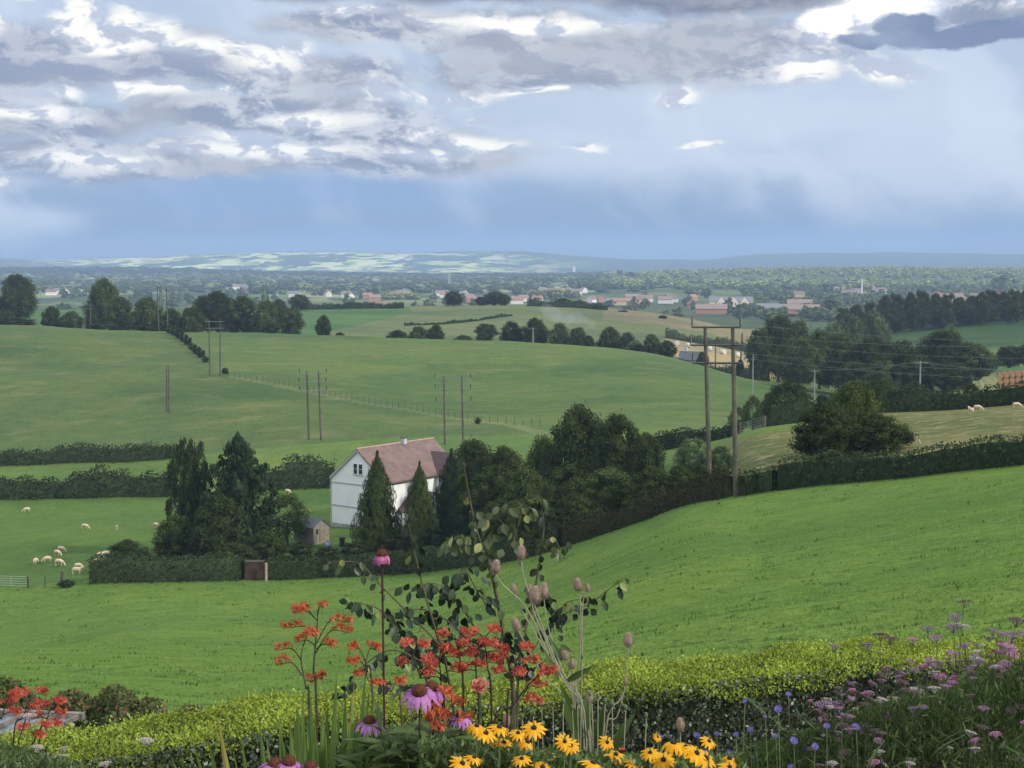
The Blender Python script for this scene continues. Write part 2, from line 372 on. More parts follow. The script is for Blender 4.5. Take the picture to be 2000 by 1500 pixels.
# ---------------------------------------------------------------- ground sheet
def ground_material():
    m = bpy.data.materials.new('pasture'); m.use_nodes = True; t = NT(m.node_tree)
    p = t.n['Principled BSDF']; p.inputs['Roughness'].default_value = 0.95; p.inputs['Specular IOR Level'].default_value = 0.05
    at = t.new('ShaderNodeAttribute'); at.attribute_name = 'field'
    pa = t.new('ShaderNodeAttribute'); pa.attribute_name = 'zones'      # r far patchwork, g tufts, b straw
    sp = t.new('ShaderNodeSeparateColor'); t.l.new(pa.outputs['Color'], sp.inputs[0])
    pos = t.new('ShaderNodeNewGeometry').outputs['Position']
    flat = t.vm('MULTIPLY', pos, (1, 1, 0))
    base = at.outputs['Color']
    n1 = t.noise(flat, 0.035, 5, 0.6); n2 = t.noise(flat, 0.35, 5, 0.65); n3 = t.noise(t.vm('ADD', flat, (37, 11, 0)), 1.3, 4, 0.6, 0.6)
    n4 = t.noise(flat, 6.0, 3, 0.7)
    base = t.mix(t.sm(n1, 0.35, 0.65, 0.0, 0.75), base, t.mix(1.0, base, (1.38, 1.20, 1.05, 1), 'MULTIPLY'))
    n0 = t.noise(t.vm('MULTIPLY', flat, (0.5, 1, 1)), 0.022, 3, 0.5)
    base = t.mix(t.sm(n0, 0.45, 0.62, 0.0, 0.75), base, t.mix(1.0, base, (0.68, 0.78, 0.82, 1), 'MULTIPLY'))  # bands of light and shade over the slopes, put into the grass colour
    base = t.mix(t.sm(n2, 0.38, 0.62, 0.0, 0.62), base, t.mix(1.0, base, (0.70, 0.78, 0.72, 1), 'MULTIPLY'))
    # darker rank tufts, and paler worn grass, stronger on the far hill (blue channel)
    n3w = t.noise(t.vm('MULTIPLY', flat, (0.75, 0.8, 1.0)), 1.9, 3, 0.6)
    n3w = t.m('ADD', n3w, t.m('MULTIPLY', t.m('SUBTRACT', t.noise(flat, 0.11, 3), 0.5), 0.22))
    tuf = t.m('MULTIPLY', t.sm(n3w, 0.58, 0.66), sp.outputs[1])
    pal = t.m('MULTIPLY', t.sm(t.noise(t.vm('ADD', flat, (91, 7, 0)), 0.75, 4, 0.65), 0.5, 0.66), sp.outputs[1])
    base = t.mix(t.m('MULTIPLY', pal, 0.45), base, t.mix(1.0, base, (1.45, 1.30, 1.25, 1), 'MULTIPLY'))
    base = t.mix(t.m('MULTIPLY', tuf, 0.62), base, (0.034, 0.072, 0.024, 1))
    straw = t.m('MULTIPLY', t.sm(t.noise(t.vm('MULTIPLY', flat, (0.6, 1, 1)), 0.12, 6, 0.68), 0.50, 0.68), sp.outputs[2])
    base = t.mix(t.m('MULTIPLY', straw, 0.75), base, (0.23, 0.22, 0.10, 1))
    st2 = t.m('MULTIPLY', t.sm(t.noise(flat, 0.55, 4, 0.65), 0.5, 0.62), t.sm(sp.outputs[2], 0.6, 1.0))
    base = t.mix(t.m('MULTIPLY', st2, 0.75), base, (0.30, 0.25, 0.125, 1))
    base = t.mix(t.sm(n4, 0.3, 0.7, 0.0, 0.35), base, t.mix(1.0, base, (0.66, 0.72, 0.62, 1), 'MULTIPLY'))
    # far country: fields and woods, field colours brightened to stand for sunlight
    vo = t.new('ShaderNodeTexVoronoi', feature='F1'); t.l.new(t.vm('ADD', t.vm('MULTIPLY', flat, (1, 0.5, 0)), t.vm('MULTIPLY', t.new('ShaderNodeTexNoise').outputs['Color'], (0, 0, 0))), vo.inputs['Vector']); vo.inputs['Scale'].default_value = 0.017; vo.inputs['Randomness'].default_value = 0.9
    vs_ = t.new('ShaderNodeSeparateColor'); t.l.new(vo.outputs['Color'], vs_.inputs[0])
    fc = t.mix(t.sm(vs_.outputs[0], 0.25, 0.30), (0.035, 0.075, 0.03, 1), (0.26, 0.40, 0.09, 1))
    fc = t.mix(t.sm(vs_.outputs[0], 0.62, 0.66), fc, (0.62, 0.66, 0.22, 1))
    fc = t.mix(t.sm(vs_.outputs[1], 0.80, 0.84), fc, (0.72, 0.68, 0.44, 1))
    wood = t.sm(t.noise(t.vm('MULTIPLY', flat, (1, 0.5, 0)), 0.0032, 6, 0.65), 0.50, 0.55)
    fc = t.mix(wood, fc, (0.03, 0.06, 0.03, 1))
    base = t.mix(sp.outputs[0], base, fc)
    t.l.new(base, p.inputs['Base Color'])
    b = t.new('ShaderNodeBump'); b.inputs['Strength'].default_value = 0.9; b.inputs['Distance'].default_value = 0.3
    t.l.new(t.m('ADD', t.m('MULTIPLY', n3, 1.6), t.m('MULTIPLY', n4, 0.5)), b.inputs['Height']); t.l.new(b.outputs[0], p.inputs['Normal'])
    return m

ys = np.concatenate([np.linspace(-25, 20, 46)[:-1], np.geomspace(20, 480, 470)[:-1], np.geomspace(480, 1100, 130)[:-1], np.geomspace(1100, 11000, 230)])
ss = np.concatenate([np.linspace(-0.8, -0.36, 40)[:-1], np.linspace(-0.36, 0.36, 420), np.linspace(0.36, 0.8, 40)[1:]])
YY, SS = np.meshgrid(ys, ss, indexing='ij')
XX = SS*(np.maximum(YY, 0)+12)
ZZ = Harr(XX, YY)
PXg = 1000+3000*XX/(np.maximum(YY, 1)*CP-ZZ*SP)
PYg = 750-3000*((ZZ*CP+YY*SP)/(np.maximum(YY, 1)*CP-ZZ*SP))
Dr = np.empty((K,)+XX.shape)
for i in range(XX.shape[0]):
    Dr[:, i, :] = rows_at(XX[i]/np.maximum(YY[i], 12))[0]
F = np.zeros(XX.shape+(4,)); F[..., 3] = 1; Zn = np.zeros_like(F); Zn[..., 3] = 1
def paint(mask, c, z=None):
    F[mask, 0:3] = c
    if z: Zn[mask, 0:3] = z
NEARG = (0.122, 0.208, 0.046); HILLG = (0.106, 0.164, 0.058); PALE = (0.125, 0.195, 0.058)
paint(np.ones(XX.shape, bool), NEARG, (0, 1, 0))
paint(YY < 13, (0.035, 0.045, 0.02), (0, 0.5, 0.1))
k = lambda a, b: (YY >= Dr[a]) & (YY < Dr[b])
L, Rt = PXg < 1330, PXg >= 1330
paint(k(6, 7), (0.100, 0.172, 0.045), (0, 0.5, 0))
paint(k(6, 7) & (PXg > 1330), (0.135, 0.155, 0.062), (0, 0.9, 1.0))
paint(k(7, 8), PALE, (0, 0.1, 0))
paint((YY >= Dr[8]) & (YY < 560), HILLG, (0, 0.35, 0.55))
# diagonal hedge: left part of the hill is a different field, with a paler track down the saddle
linex = np.interp(YY, [250, 330, 430], [1060, 445, 318])
paint(k(8, 10) & (PXg < linex), (0.094, 0.145, 0.055), (0, 0.5, 0.55))
trk = k(8, 9) & (np.abs(PXg-np.interp(YY, [246, 258, 270, 300, 330], [1060, 1010, 900, 660, 450])) < 16)
paint(trk, (0.16, 0.20, 0.09), (0, 0.1, 0.7))
paint(k(8, 10) & (PXg > 1440), (0.085, 0.145, 0.05), (0, 0.2, 0.2))
sec = (YY >= 560) & (YY < 1000) & (PXg < 1560)
paint(sec, (0.14, 0.172, 0.082), (0, 0.1, 0.3))
paint((YY >= 560) & (YY < 1000) & (PXg < 800) & (PXg < 620+(YY-560)*1.1), (0.085, 0.160, 0.06), (0, 0.1, 0.1))
paint(sec & (PXg > 1180) & (YY > 690+(PXg-1180)*-0.05) & (PYg < 640+(PXg-1180)*0.1), (0.22, 0.195, 0.115), (0, 0, 0.5))
paint((YY >= 470) & (YY < 640) & (PXg > 1300) & (PXg < 1545), (0.34, 0.275, 0.16), (0, 0, 0.1))
paint((YY >= 560) & (YY < 1000) & (PXg >= 1560), (0.050, 0.095, 0.035), (0, 0.2, 0.05))
paint((YY >= 380) & (YY < 470) & (PXg > 1890), (0.095, 0.18, 0.055), (0, 0, 0))
paint((YY >= 1000), (0.07, 0.10, 0.045), (0, 0, 0.3))
far = np.clip((YY-6300)/800, 0, 1)*np.clip(np.minimum((PXg-20)/120, (1180-PXg)/260), 0.12, 1)*np.clip((9150-YY-np.maximum(PXg-800, 0)*2.2)/250, 0.15, 1)  # sunlit middle of the hills set by paler colour, unlit sides kept dark
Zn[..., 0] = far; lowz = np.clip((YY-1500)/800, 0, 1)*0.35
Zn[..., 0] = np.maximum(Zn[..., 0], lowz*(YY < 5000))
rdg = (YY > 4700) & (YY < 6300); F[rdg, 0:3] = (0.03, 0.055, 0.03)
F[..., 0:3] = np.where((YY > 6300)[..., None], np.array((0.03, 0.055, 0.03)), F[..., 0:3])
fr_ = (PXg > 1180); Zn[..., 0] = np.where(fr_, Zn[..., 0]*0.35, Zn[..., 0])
nr, nc = XX.shape
idx = np.arange(nr*nc).reshape(nr, nc)
quads = np.stack([idx[:-1, :-1], idx[:-1, 1:], idx[1:, 1:], idx[1:, :-1]], -1).reshape(-1, 4)
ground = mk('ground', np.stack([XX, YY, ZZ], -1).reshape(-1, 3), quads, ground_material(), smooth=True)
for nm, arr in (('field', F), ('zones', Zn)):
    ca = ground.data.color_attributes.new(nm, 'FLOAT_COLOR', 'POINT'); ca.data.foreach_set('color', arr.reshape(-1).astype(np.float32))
tag(ground, 'rolling green pasture falling from the garden to the valley and rising to far hills', 'ground', kind='structure')
del Dr
# ================================================================ trees, bushes, hedges
rng = np.random.default_rng(7); random.seed(7)
DK = leafmat('foliage_dark', (0.020, 0.034, 0.014), (0.078, 0.104, 0.034), 0.25)
MD = leafmat('foliage_mid', (0.030, 0.050, 0.018), (0.110, 0.145, 0.044), 0.28)
LT = leafmat('foliage_pale', (0.075, 0.120, 0.055), (0.135, 0.185, 0.085), 0.3)
HG = leafmat('foliage_hedge', (0.020, 0.034, 0.018), (0.066, 0.088, 0.038), 0.2)
CN = leafmat('foliage_conifer', (0.020, 0.036, 0.020), (0.040, 0.066, 0.028), 0.15)
CY = leafmat('foliage_cypress', (0.030, 0.050, 0.018), (0.085, 0.110, 0.032), 0.15)
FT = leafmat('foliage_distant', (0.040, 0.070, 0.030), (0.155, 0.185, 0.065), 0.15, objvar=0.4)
FS = leafmat('foliage_sunny', (0.10, 0.14, 0.045), (0.33, 0.38, 0.13), 0.15, objvar=0.2)  # lighter copy of the distant foliage, sunlight put into the colour
BARK = mat('bark', (0.09, 0.075, 0.06), 0.9, c2=(0.05, 0.042, 0.035), vscale=8)

def unit(n):
    v = rng.normal(size=(n, 3)); return v/np.linalg.norm(v, axis=1, keepdims=True)
def leaves(C, N, l, w, up=0.0, A=None):
    """leaf-shaped quads at C, facing N"""
    n = len(C)
    N = N/np.maximum(np.linalg.norm(N, axis=1, keepdims=True), 1e-6)
    if A is None: A = unit(n)
    A = A-N*(A*N).sum(1, keepdims=True); A /= np.maximum(np.linalg.norm(A, axis=1, keepdims=True), 1e-6)
    B = np.cross(N, A)
    s = rng.uniform(0.6, 1.35, (n, 1)); l = l*s; w = w*s
    V = np.stack([C-A*l/2, C+B*w/2-A*l*0.05, C+A*l/2, C-B*w/2-A*l*0.05], 1).reshape(-1, 3)
    F_ = np.arange(4*n).reshape(n, 4)
    return V, F_
def join(parts):
    V = []; F_ = []; o = 0
    for v, f in parts: V.append(v); F_.append(f+o); o += len(v)
    return np.concatenate(V), np.concatenate(F_)
def blob(c, r, n=6, m=8):
    """small dense lump of quads used inside a crown"""
    th = np.linspace(0.12, math.pi-0.12, n); ph = np.arange(m)*2*math.pi/m
    T_, P_ = np.meshgrid(th, ph, indexing='ij')
    V = np.stack([np.sin(T_)*np.cos(P_), np.sin(T_)*np.sin(P_), np.cos(T_)], -1).reshape(-1, 3)*np.array(r)+np.array(c)
    f = []
    for i in range(n-1):
        for j in range(m): f.append((i*m+j, i*m+(j+1) % m, (i+1)*m+(j+1) % m, (i+1)*m+j))
    return V, np.array(f)
def lobes_broad(n, z0=0.14, squat=1.0, top=1.0, irregular=1.0):
    out = []
    for i in range(n):
        t = (i+0.5)/n
        a = i*2.39996+rng.uniform(-.5, .5)
        zc = z0+(top-z0)*(0.12+0.80*t)
        rr = 0.5*math.sin(math.pi*min(1, (0.16+0.80*t)))**0.6
        lr = rng.uniform(0.11, 0.19)*(1.1-0.35*t)*irregular
        rad = max(0, rr-lr*rng.uniform(0.7, 1.2))*rng.uniform(0.75, 1.08)
        out.append((np.array((rad*math.cos(a), rad*math.sin(a), min(zc, top-lr*0.9))), lr))
    return out
def crown_broad(nl, nq, leaf, z0=0.14, core=True, lobes=None, droop=0.0, zs=0.82):
    L_ = lobes or lobes_broad(nl, z0)
    ps = []
    tot = sum(r*r for _, r in L_)
    for c, r in L_:
        n = int(nq*r*r/tot)
        u = unit(n); u[:, 2] = np.where(rng.random(n) < 0.35, np.abs(u[:, 2]), u[:, 2])
        rad = r*rng.uniform(0.58, 1.12, (n, 1))*np.where(rng.random((n, 1)) < 0.12, 1.3, 1.0)*(1+0.22*np.sin(u[:, :1]*7+c[0]*30)*np.sin(u[:, 1:2]*8+c[2]*20))
        C = c+u*rad*np.array([1, 1, zs])
        C[:, 2] -= droop*np.abs(rng.normal(size=n))*r
        Nn = u*0.7+unit(n)*0.8+np.array([0, 0, 0.35])
        ps.append(leaves(C, Nn, leaf, leaf*0.62))
        if core: ps.append(blob(c, (r*0.58, r*0.58, r*0.5)))
    if core: ps.append(blob((0, 0, z0+(1-z0)*0.45), (0.22, 0.22, (1-z0)*0.30), 8, 10))
    return join(ps)
def trunk_mb(z0=0.14, r=0.028, limbs=6, h=0.7):
    b = MB()
    b.tube([(0, 0, -0.03), (0.005, 0, z0*0.6), (-0.01, 0.01, h*0.6), (0.01, 0, h)], [r*1.5, r, r*0.7, r*0.25], 8)
    for i in range(limbs):
        a = i*2.4; s = z0+0.06*i
        b.tube([(0, 0, s), (0.14*math.cos(a), 0.14*math.sin(a), s+0.10), (0.30*math.cos(a), 0.30*math.sin(a), s+0.22)], [r*0.55, r*0.35, r*0.12], 5)
    return b
def cone_crown(nq, leaf, tiers=14, ragged=0.12, z0=0.05, width=0.5, power=0.85, droop=0.10, column=False):
    ps = []
    for i in range(tiers):
        t = (i+0.5)/tiers
        z = z0+(1-z0)*t
        rr = width*(1-t)**power if not column else width*min(1, 1.15*(1-t)**0.55)*(0.55+0.45*min(1, t*4))
        nb = max(4, int(11*(1-t)+5))
        for k_ in range(nb):
            a = rng.uniform(0, 6.28); rl = rr*rng.uniform(0.72, 1.0+ragged)
            n = max(6, int(nq*(rr+0.05)/(tiers*nb*0.30)))
            s = rng.random(n)**0.6
            zz_ = z+rng.normal(0, 0.012, n)-droop*rl*s*1.6+0.05*s*s*rl
            wd = 0.055*(1-s*0.6)
            C = np.stack([np.cos(a)*rl*s+rng.normal(0, 1, n)*wd*np.abs(np.sin(a)), np.sin(a)*rl*s+rng.normal(0, 1, n)*wd*np.abs(np.cos(a)), zz_-np.abs(rng.normal(0, .014, n))], 1)
            Nn = np.stack([np.cos(a)*np.ones(n)*0.5, np.sin(a)*np.ones(n)*0.5, np.ones(n)*0.6], 1)+unit(n)*0.5
            A = np.stack([np.cos(a)*np.ones(n), np.sin(a)*np.ones(n), -0.6*np.ones(n)], 1)+unit(n)*0.4
            ps.append(leaves(C, Nn, leaf, leaf*0.4, A=A))
        ps.append(blob((0, 0, z), (rr*0.55, rr*0.55, 0.05), 4, 8))
    return join(ps)
def cypress_crown(nq, leaf, z0=0.0):
    ps = []
    nl = 95
    for i in range(nl):
        t = (i+0.5)/nl; a = i*2.39996
        z = z0+0.93*t
        rr = 0.47*(1-t**2.0)**0.85*(0.82+0.18*min(1, t*5))*rng.uniform(0.70, 1.14)
        n = int(nq/nl*(0.5+rr*1.6))
        lr = 0.05+0.06*(1-t)
        u = unit(n)
        C = np.array((rr*math.cos(a), rr*math.sin(a), z))+u*np.array((lr, lr, lr*0.75))
        C[:, 2] -= np.abs(rng.normal(0, 0.02, n))
        o = C*np.array([1, 1, 0]); o /= np.maximum(np.linalg.norm(o, axis=1, keepdims=True), 1e-5)
        ps.append(leaves(C, o*0.8+unit(n)*0.55+np.array([0, 0, 0.2]), leaf*1.7, leaf*0.55, A=np.tile(np.array([[0, 0, 1.0]]), (n, 1))+unit(n)*0.35))
    n = int(nq*0.04); C = np.stack([rng.normal(0, .012, n), rng.normal(0, .012, n), rng.uniform(0.9, 1.0, n)], 1)
    ps.append(leaves(C, unit(n), leaf*1.5, leaf*0.5, A=np.tile(np.array([[0, 0, 1.0]]), (n, 1))))
    for i in range(7):
        t = i/7; ps.append(blob((0, 0, z0+0.05+t*0.85), (0.40*(1-t**1.7)**0.8,)*2+(0.10,), 5, 10))
    return join(ps)
def weeping_crown(nq, leaf):
    ps = []
    for i in range(330):
        a = rng.uniform(0, 6.28); t = rng.uniform(0.22, 1.0)
        rr = 0.44*math.sin(math.pi*(0.15+0.75*(1-t*0.9)))**0.7*rng.uniform(0.4, 1.0)
        ln = rng.uniform(0.12, 0.34)*min(1, t); n = nq//330
        s = rng.random(n)
        C = np.stack([math.cos(a)*(rr+0.05*s)+rng.normal(0, .014, n), math.sin(a)*(rr+0.05*s)+rng.normal(0, .014, n), t*0.97-ln*s+rng.normal(0, .006, n)], 1)
        ps.append(leaves(C, unit(n)+np.array([math.cos(a), math.sin(a), 0])*0.6, leaf, leaf*0.5, A=np.tile(np.array([[0, 0, -1.0]]), (n, 1))+unit(n)*0.4))
    for z, r in ((0.8, .10), (0.62, .17), (0.42, .2)): ps.append(blob((0, 0, z), (r, r, 0.13)))
    return join(ps)

def mesh_of(name, vf, m):
    o = mk(name, vf[0], vf[1], m); me = o.data; bpy.data.objects.remove(o); return me
PROTO = {}
def proto(key, crown, m, trunk=True, z0=0.14):
    PROTO[key] = (mesh_of('crown', crown, m), trunk_mb(z0).mesh('trunk', BARK) if trunk else None)
for i_ in range(3): proto('broad%d' % i_, crown_broad(34+5*i_, 17000, 0.030, z0=0.08), [DK, MD, DK][i_])
for i_ in range(2): proto('mid%d' % i_, crown_broad(26, 6500, 0.045, z0=0.06), [DK, MD][i_])
proto('low0', crown_broad(34, 12000, 0.032, z0=0.02), DK)
proto('low1', crown_broad(34, 12000, 0.032, z0=0.02), MD)
proto('willow', crown_broad(30, 15000, 0.034, z0=0.02, droop=0.5), LT)
proto('paletree', crown_broad(26, 6000, 0.05, z0=0.04), LT)
def lobes_prof(n, prof, rl=(0.06, 0.11), fill=0.6):
    out = []
    for i in range(n):
        t = (i+0.5)/n; a = i*2.39996+rng.uniform(-.4, .4); rr = prof(t)*rng.uniform(0.8, 1.12); r = rng.uniform(*rl)*(1.15-0.5*t)
        q_ = max(0, rr-r*0.6)*(1 if rng.random() < fill else rng.uniform(0.2, 0.7)); out.append((np.array((q_*math.cos(a), q_*math.sin(a), 0.03+0.94*t)), r))
    return out
proto('birch', join([crown_broad(0, 21000, 0.028, lobes=lobes_prof(130, lambda t: float(np.interp(t, [0, .2, .45, .6, .8, .93, 1], [.26, .44, .50, .40, .46, .36, .16]))), droop=0.9), weeping_crown(6000, 0.028)]), DK)
proto('spruce', join([crown_broad(0, 22000, 0.030, lobes=lobes_prof(150, lambda t: float(np.interp(t, [0, .2, .45, .72, .88, 1], [.38, .50, .54, .47, .27, .05])), (0.05, 0.10)), droop=0.4, zs=0.5), cone_crown(9000, 0.04, 18, 0.2, z0=0.02, width=0.55, power=0.55, droop=0.12)]), CN, z0=0.05)
proto('cypress', cypress_crown(17000, 0.022), CY, z0=0.02)
proto('cypressd', cypress_crown(14000, 0.024), CN, z0=0.02)
proto('poplar', crown_broad(26, 5000, 0.05, lobes=[(np.array((rng.uniform(-.22, .22), rng.uniform(-.22, .22), z_)), rng.uniform(0.11, 0.17)) for z_ in np.linspace(0.12, 0.9, 26)]), DK)
proto('openbush', crown_broad(16, 5200, 0.040, z0=0.12, core=False), MD)
proto('bush', crown_broad(14, 4200, 0.055, z0=0.0), HG, trunk=False, z0=0.0)
FAR = [mesh_of('distant_tree', crown_broad(9, 420, 0.16, z0=0.0, core=True), FT) for _ in range(4)]
BUSHP = [mesh_of('bush', crown_broad(12, 2600, 0.07, z0=0.0), HG) for _ in range(2)]

def tree(kind, px, top, wpx, d, label, name='tree', group=None, cat='tree', sink=0.25):
    b = G(px, d); zt = PT(px, top, d).z; h = max(1.5, zt-b.z); wd = wpx*d/3000.0
    cr, tk = PROTO[kind]
    t_ = thing(name, b-Vector((0, 0, sink)), label, cat, group, rz=random.uniform(0, 6.28), scale=(wd, wd, h))
    part('crown', cr, t_)
    if tk: part('trunk', tk, t_)
    return t_
def bush(px, top, wpx, d, label, group=None, name='bush', depth=None, k=0):
    b = G(px, d); zt = PT(px, top, d).z; h = max(0.6, zt-b.z); wd = wpx*d/3000.0
    o = bpy.data.objects.new(name, BUSHP[k]); col.objects.link(o); o.location = b-Vector((0, 0, 0.1))
    o.scale = (wd, depth or min(wd, h*1.6), h); tag(o, label, 'bush', group); return o

# hedges: trimmed or rough strips of leaf along a ground path
def hedge(pts, h, wd, label, name='hedge', leaf=0.16, dens=26, m=None, rough=0.25, group=None, trimmed=True):
    """pts: list of (px, d)"""
    P_ = [G(a, b) for a, b in pts]
    seg = [(P_[i+1]-P_[i]).length for i in range(len(P_)-1)]; Lt = sum(seg)
    cum = np.concatenate([[0], np.cumsum(seg)])
    X_ = np.array([p.x for p in P_]); Y_ = np.array([p.y for p in P_])
    def at_(s): return np.interp(s, cum, X_), np.interp(s, cum, Y_)
    n = int(Lt*(2*h+wd)*dens)
    s = rng.uniform(0, Lt, n); x, y = at_(s); x2, y2 = at_(np.minimum(s+0.5, Lt)); x1, y1 = at_(np.maximum(s-0.5, 0))
    tx, ty = x2-x1, y2-y1; tl = np.maximum(np.hypot(tx, ty), 1e-6); tx /= tl; ty /= tl
    hh = h*(1+rough*(np.sin(s*0.55)*0.4+np.sin(s*1.7+1)*0.3+np.sin(s*0.21+2)*0.5))
    q_ = rng.uniform(0, 2*h+wd, n)
    side = np.where(q_ < h, -1, np.where(q_ < 2*h, 1, 0))
    tt = np.where(side == -1, q_/h, np.where(side == 1, (q_-h)/h, 1.0))
    off = np.where(side == 0, (q_-2*h)/wd-0.5, side*0.5*(1-0.25*tt**3))*wd*(1+0.35*rough*np.sin(s*1.1+side*2))
    off = off+np.sign(off)*0.07*wd*np.sin(s*3.3/max(wd,1)*1.8+tt*5+side)*np.sin(s*1.3+tt*3)+rng.normal(0, 0.07*wd+0.03, n)*(1+rough)
    zl = np.where(side == 0, hh, hh*tt)+rng.normal(0, 0.04*h, n)*(1+2*rough)
    gx, gy = x+ty*off, y-tx*off
    gz = Harr(gx, gy)
    C = np.stack([gx, gy, gz+np.maximum(zl, 0.02)], 1)
    Nn = np.stack([ty*side, -tx*side, np.where(side == 0, 1.0, 0.3)], 1)*0.6+unit(n)
    ps = [leaves(C, Nn, leaf*1.25, leaf*0.8)]
    # solid heart
    ns = max(2, int(Lt/1.2)); sI = np.linspace(0.1, Lt-0.1, ns); x, y = at_(sI); x2, y2 = at_(np.minimum(sI+0.5, Lt)); x1, y1 = at_(np.maximum(sI-0.5, 0))
    tx, ty = x2-x1, y2-y1; tl = np.maximum(np.hypot(tx, ty), 1e-6); tx /= tl; ty /= tl
    gz = Harr(x, y); hh = h*(1+rough*(np.sin(sI*0.55)*0.4+np.sin(sI*1.7+1)*0.3+np.sin(sI*0.21+2)*0.5))*0.86
    V = []
    for o_, z_ in ((-0.33, -0.3), (-0.28, 1), (0.28, 1), (0.33, -0.3)):
        V.append(np.stack([x+ty*o_*wd, y-tx*o_*wd, gz+(hh*z_ if z_ > 0 else z_)], 1))
    V = np.stack(V, 1).reshape(-1, 3); f = []
    for i in range(ns-1):
        for j in range(3): f.append((i*4+j, i*4+j+1, (i+1)*4+j+1, (i+1)*4+j))
    f.append((0, 1, 2, 3)); f.append(((ns-1)*4+3, (ns-1)*4+2, (ns-1)*4+1, (ns-1)*4))
    ps.append((V, np.array(f)))
    V, f = join(ps); c0 = V.mean(0); c0[2] = V[:, 2].min()
    o = mk(name, V-c0, f, m or HG); o.location = c0
    return tag(o, label, 'hedge', group)

# --- field hedges
hedge([(-150, 249), (0, 248.5), (170, 248), (335, 247)], 2.3, 2.2, 'dark clipped hedge along the far side of the pale strip field', leaf=0.28, dens=14)
hedge([(-150, 226), (0, 225.5), (160, 226), (335, 225)], 3.0, 3.0, 'tall rough hedge between the sheep field and the pale strip', leaf=0.32, dens=12, rough=0.4)
hedge([(500, 224), (565, 223)], 2.4, 2.4, 'short dark hedge piece right of the tall spruce', leaf=0.3, dens=12, rough=0.4)
hedge([(560, 223), (600, 222), (650, 221)], 3.6, 3.6, 'humped dark hedge running up to the white farmhouse', leaf=0.32, dens=12, rough=0.3)
hedge([(180, 162), (300, 159.5), (420, 158), (476, 157.7)], 2.5, 2.2, 'clipped garden hedge below the spruce, left of the brick pillar', leaf=0.2, dens=26, rough=0.08)
hedge([(522, 157.5), (640, 156.5), (760, 154), (870, 148.5), (1000, 140), (1100, 134)], 2.0, 1.8, 'clipped garden hedge curving under the conifers', leaf=0.2, dens=26, rough=0.08)
hedge([(1105, 133.5), (1200, 126), (1300, 118.5), (1380, 112), (1428, 108)], 1.55, 1.6, 'brown tinged low hedge climbing to the tall twin pole', leaf=0.16, dens=30, rough=0.32,
      m=leafmat('foliage_beech', (0.026, 0.032, 0.016), (0.064, 0.066, 0.032), 0.2))
hedge([(1446, 106), (1480, 106.5), (1520, 104.5)], 1.3, 1.6, 'low ragged hedge stretch right beside the tall twin pole', leaf=0.16, dens=28, rough=0.3)
hedge([(1522, 104), (1600, 102.5), (1750, 98.3), (1880, 95.4), (2000, 92.3), (2100, 89.5)], 1.75, 2.0, 'long dark hedge between the near pasture and the rough grass', leaf=0.15, dens=34, rough=0.2)
hedge([(1715, 163), (1780, 162), (1850, 161), (1930, 160), (2060, 157)], 2.2, 2.4, 'dark hedge along the top of the rough sheep pasture', leaf=0.22, dens=20, rough=0.35)
hedge([(1280, 206), (1330, 204), (1380, 202), (1432, 200)], 2.0, 2.2, 'dark hedge at the foot of the big hill behind the pale willow', leaf=0.26, dens=16, rough=0.3)
hedge([(1508, 186), (1540, 185), (1590, 184)], 2.9, 3.0, 'squared dark hedge block behind the spreading tree', leaf=0.26, dens=16, rough=0.2)
hedge([(1320, 470), (1360, 462), (1420, 452), (1500, 440)], 2.6, 2.5, 'thin hedge below the stubble field with bales', leaf=0.45, dens=5, rough=0.4)
hedge([(1300, 640), (1400, 632), (1500, 620)], 3.0, 3.0, 'thin hedge along the top of the stubble field', leaf=0.5, dens=4, rough=0.4)
hedge([(590, 776), (700, 772), (788, 765)], 2.6, 3.5, 'straight dark hedge on the far crest', leaf=0.6, dens=3.5, rough=0.3)
hedge([(1030, 756), (1090, 752), (1140, 748), (1185, 742)], 2.6, 3.5, 'low hedge under the trees of the yellow hill crest', leaf=0.6, dens=3.5, rough=0.4)
hedge([(790, 640), (900, 660), (1000, 690)], 0.9, 1.2, 'faint boundary hedge crossing the yellow hill', leaf=0.5, dens=4, rough=0.5)
# --- hedge clumps on the skyline of the big hill, left
for px, top, wp, d, lb in ((30, 620, 112, 436, 'long dark hedge clump at the left end of the hill crest'), (125, 627, 50, 436, 'rounded hedge clump between two gaps on the hill crest'),
                           (205, 627, 72, 436, 'wide low hedge clump with gaps under it on the crest'), (290, 631, 46, 434, 'small hedge clump next to the twin pole on the crest')):
    bush(px, top, wp, d, lb, 'hedge clumps along the left crest')
for px, d, wp, hh, lb in ((332, 424, 22, 2.6, 'uppermost'), (341, 416, 22, 2.8, 'second'), (350, 408, 22, 2.8, 'third'), (358, 400, 20, 2.6, 'fourth'), (366, 392, 20, 2.4, 'fifth'), (375, 382, 18, 1.8, 'sixth'),
                      (383, 374, 20, 2.2, 'seventh'), (392, 366, 20, 2.2, 'eighth'), (401, 356, 16, 1.5, 'ninth')):
    b = G(px, d); o = bush(px, 0, wp, d, lb+' bush down the diagonal hedge line on the hill', 'diagonal row of bushes on the big hill', k=1); o.scale = (wp*d/3000, wp*d/3000*1.5, hh)
b_ = bush(440, 0, 16, 334, 'lone round bush at the lower end of the diagonal row', k=0); b_.scale = (1.8, 1.8, 1.6)
b_ = bush(933, 0, 10, 262, 'small dark round bush beside the saddle fence', k=1); b_.scale = (1.2, 1.2, 1.3)

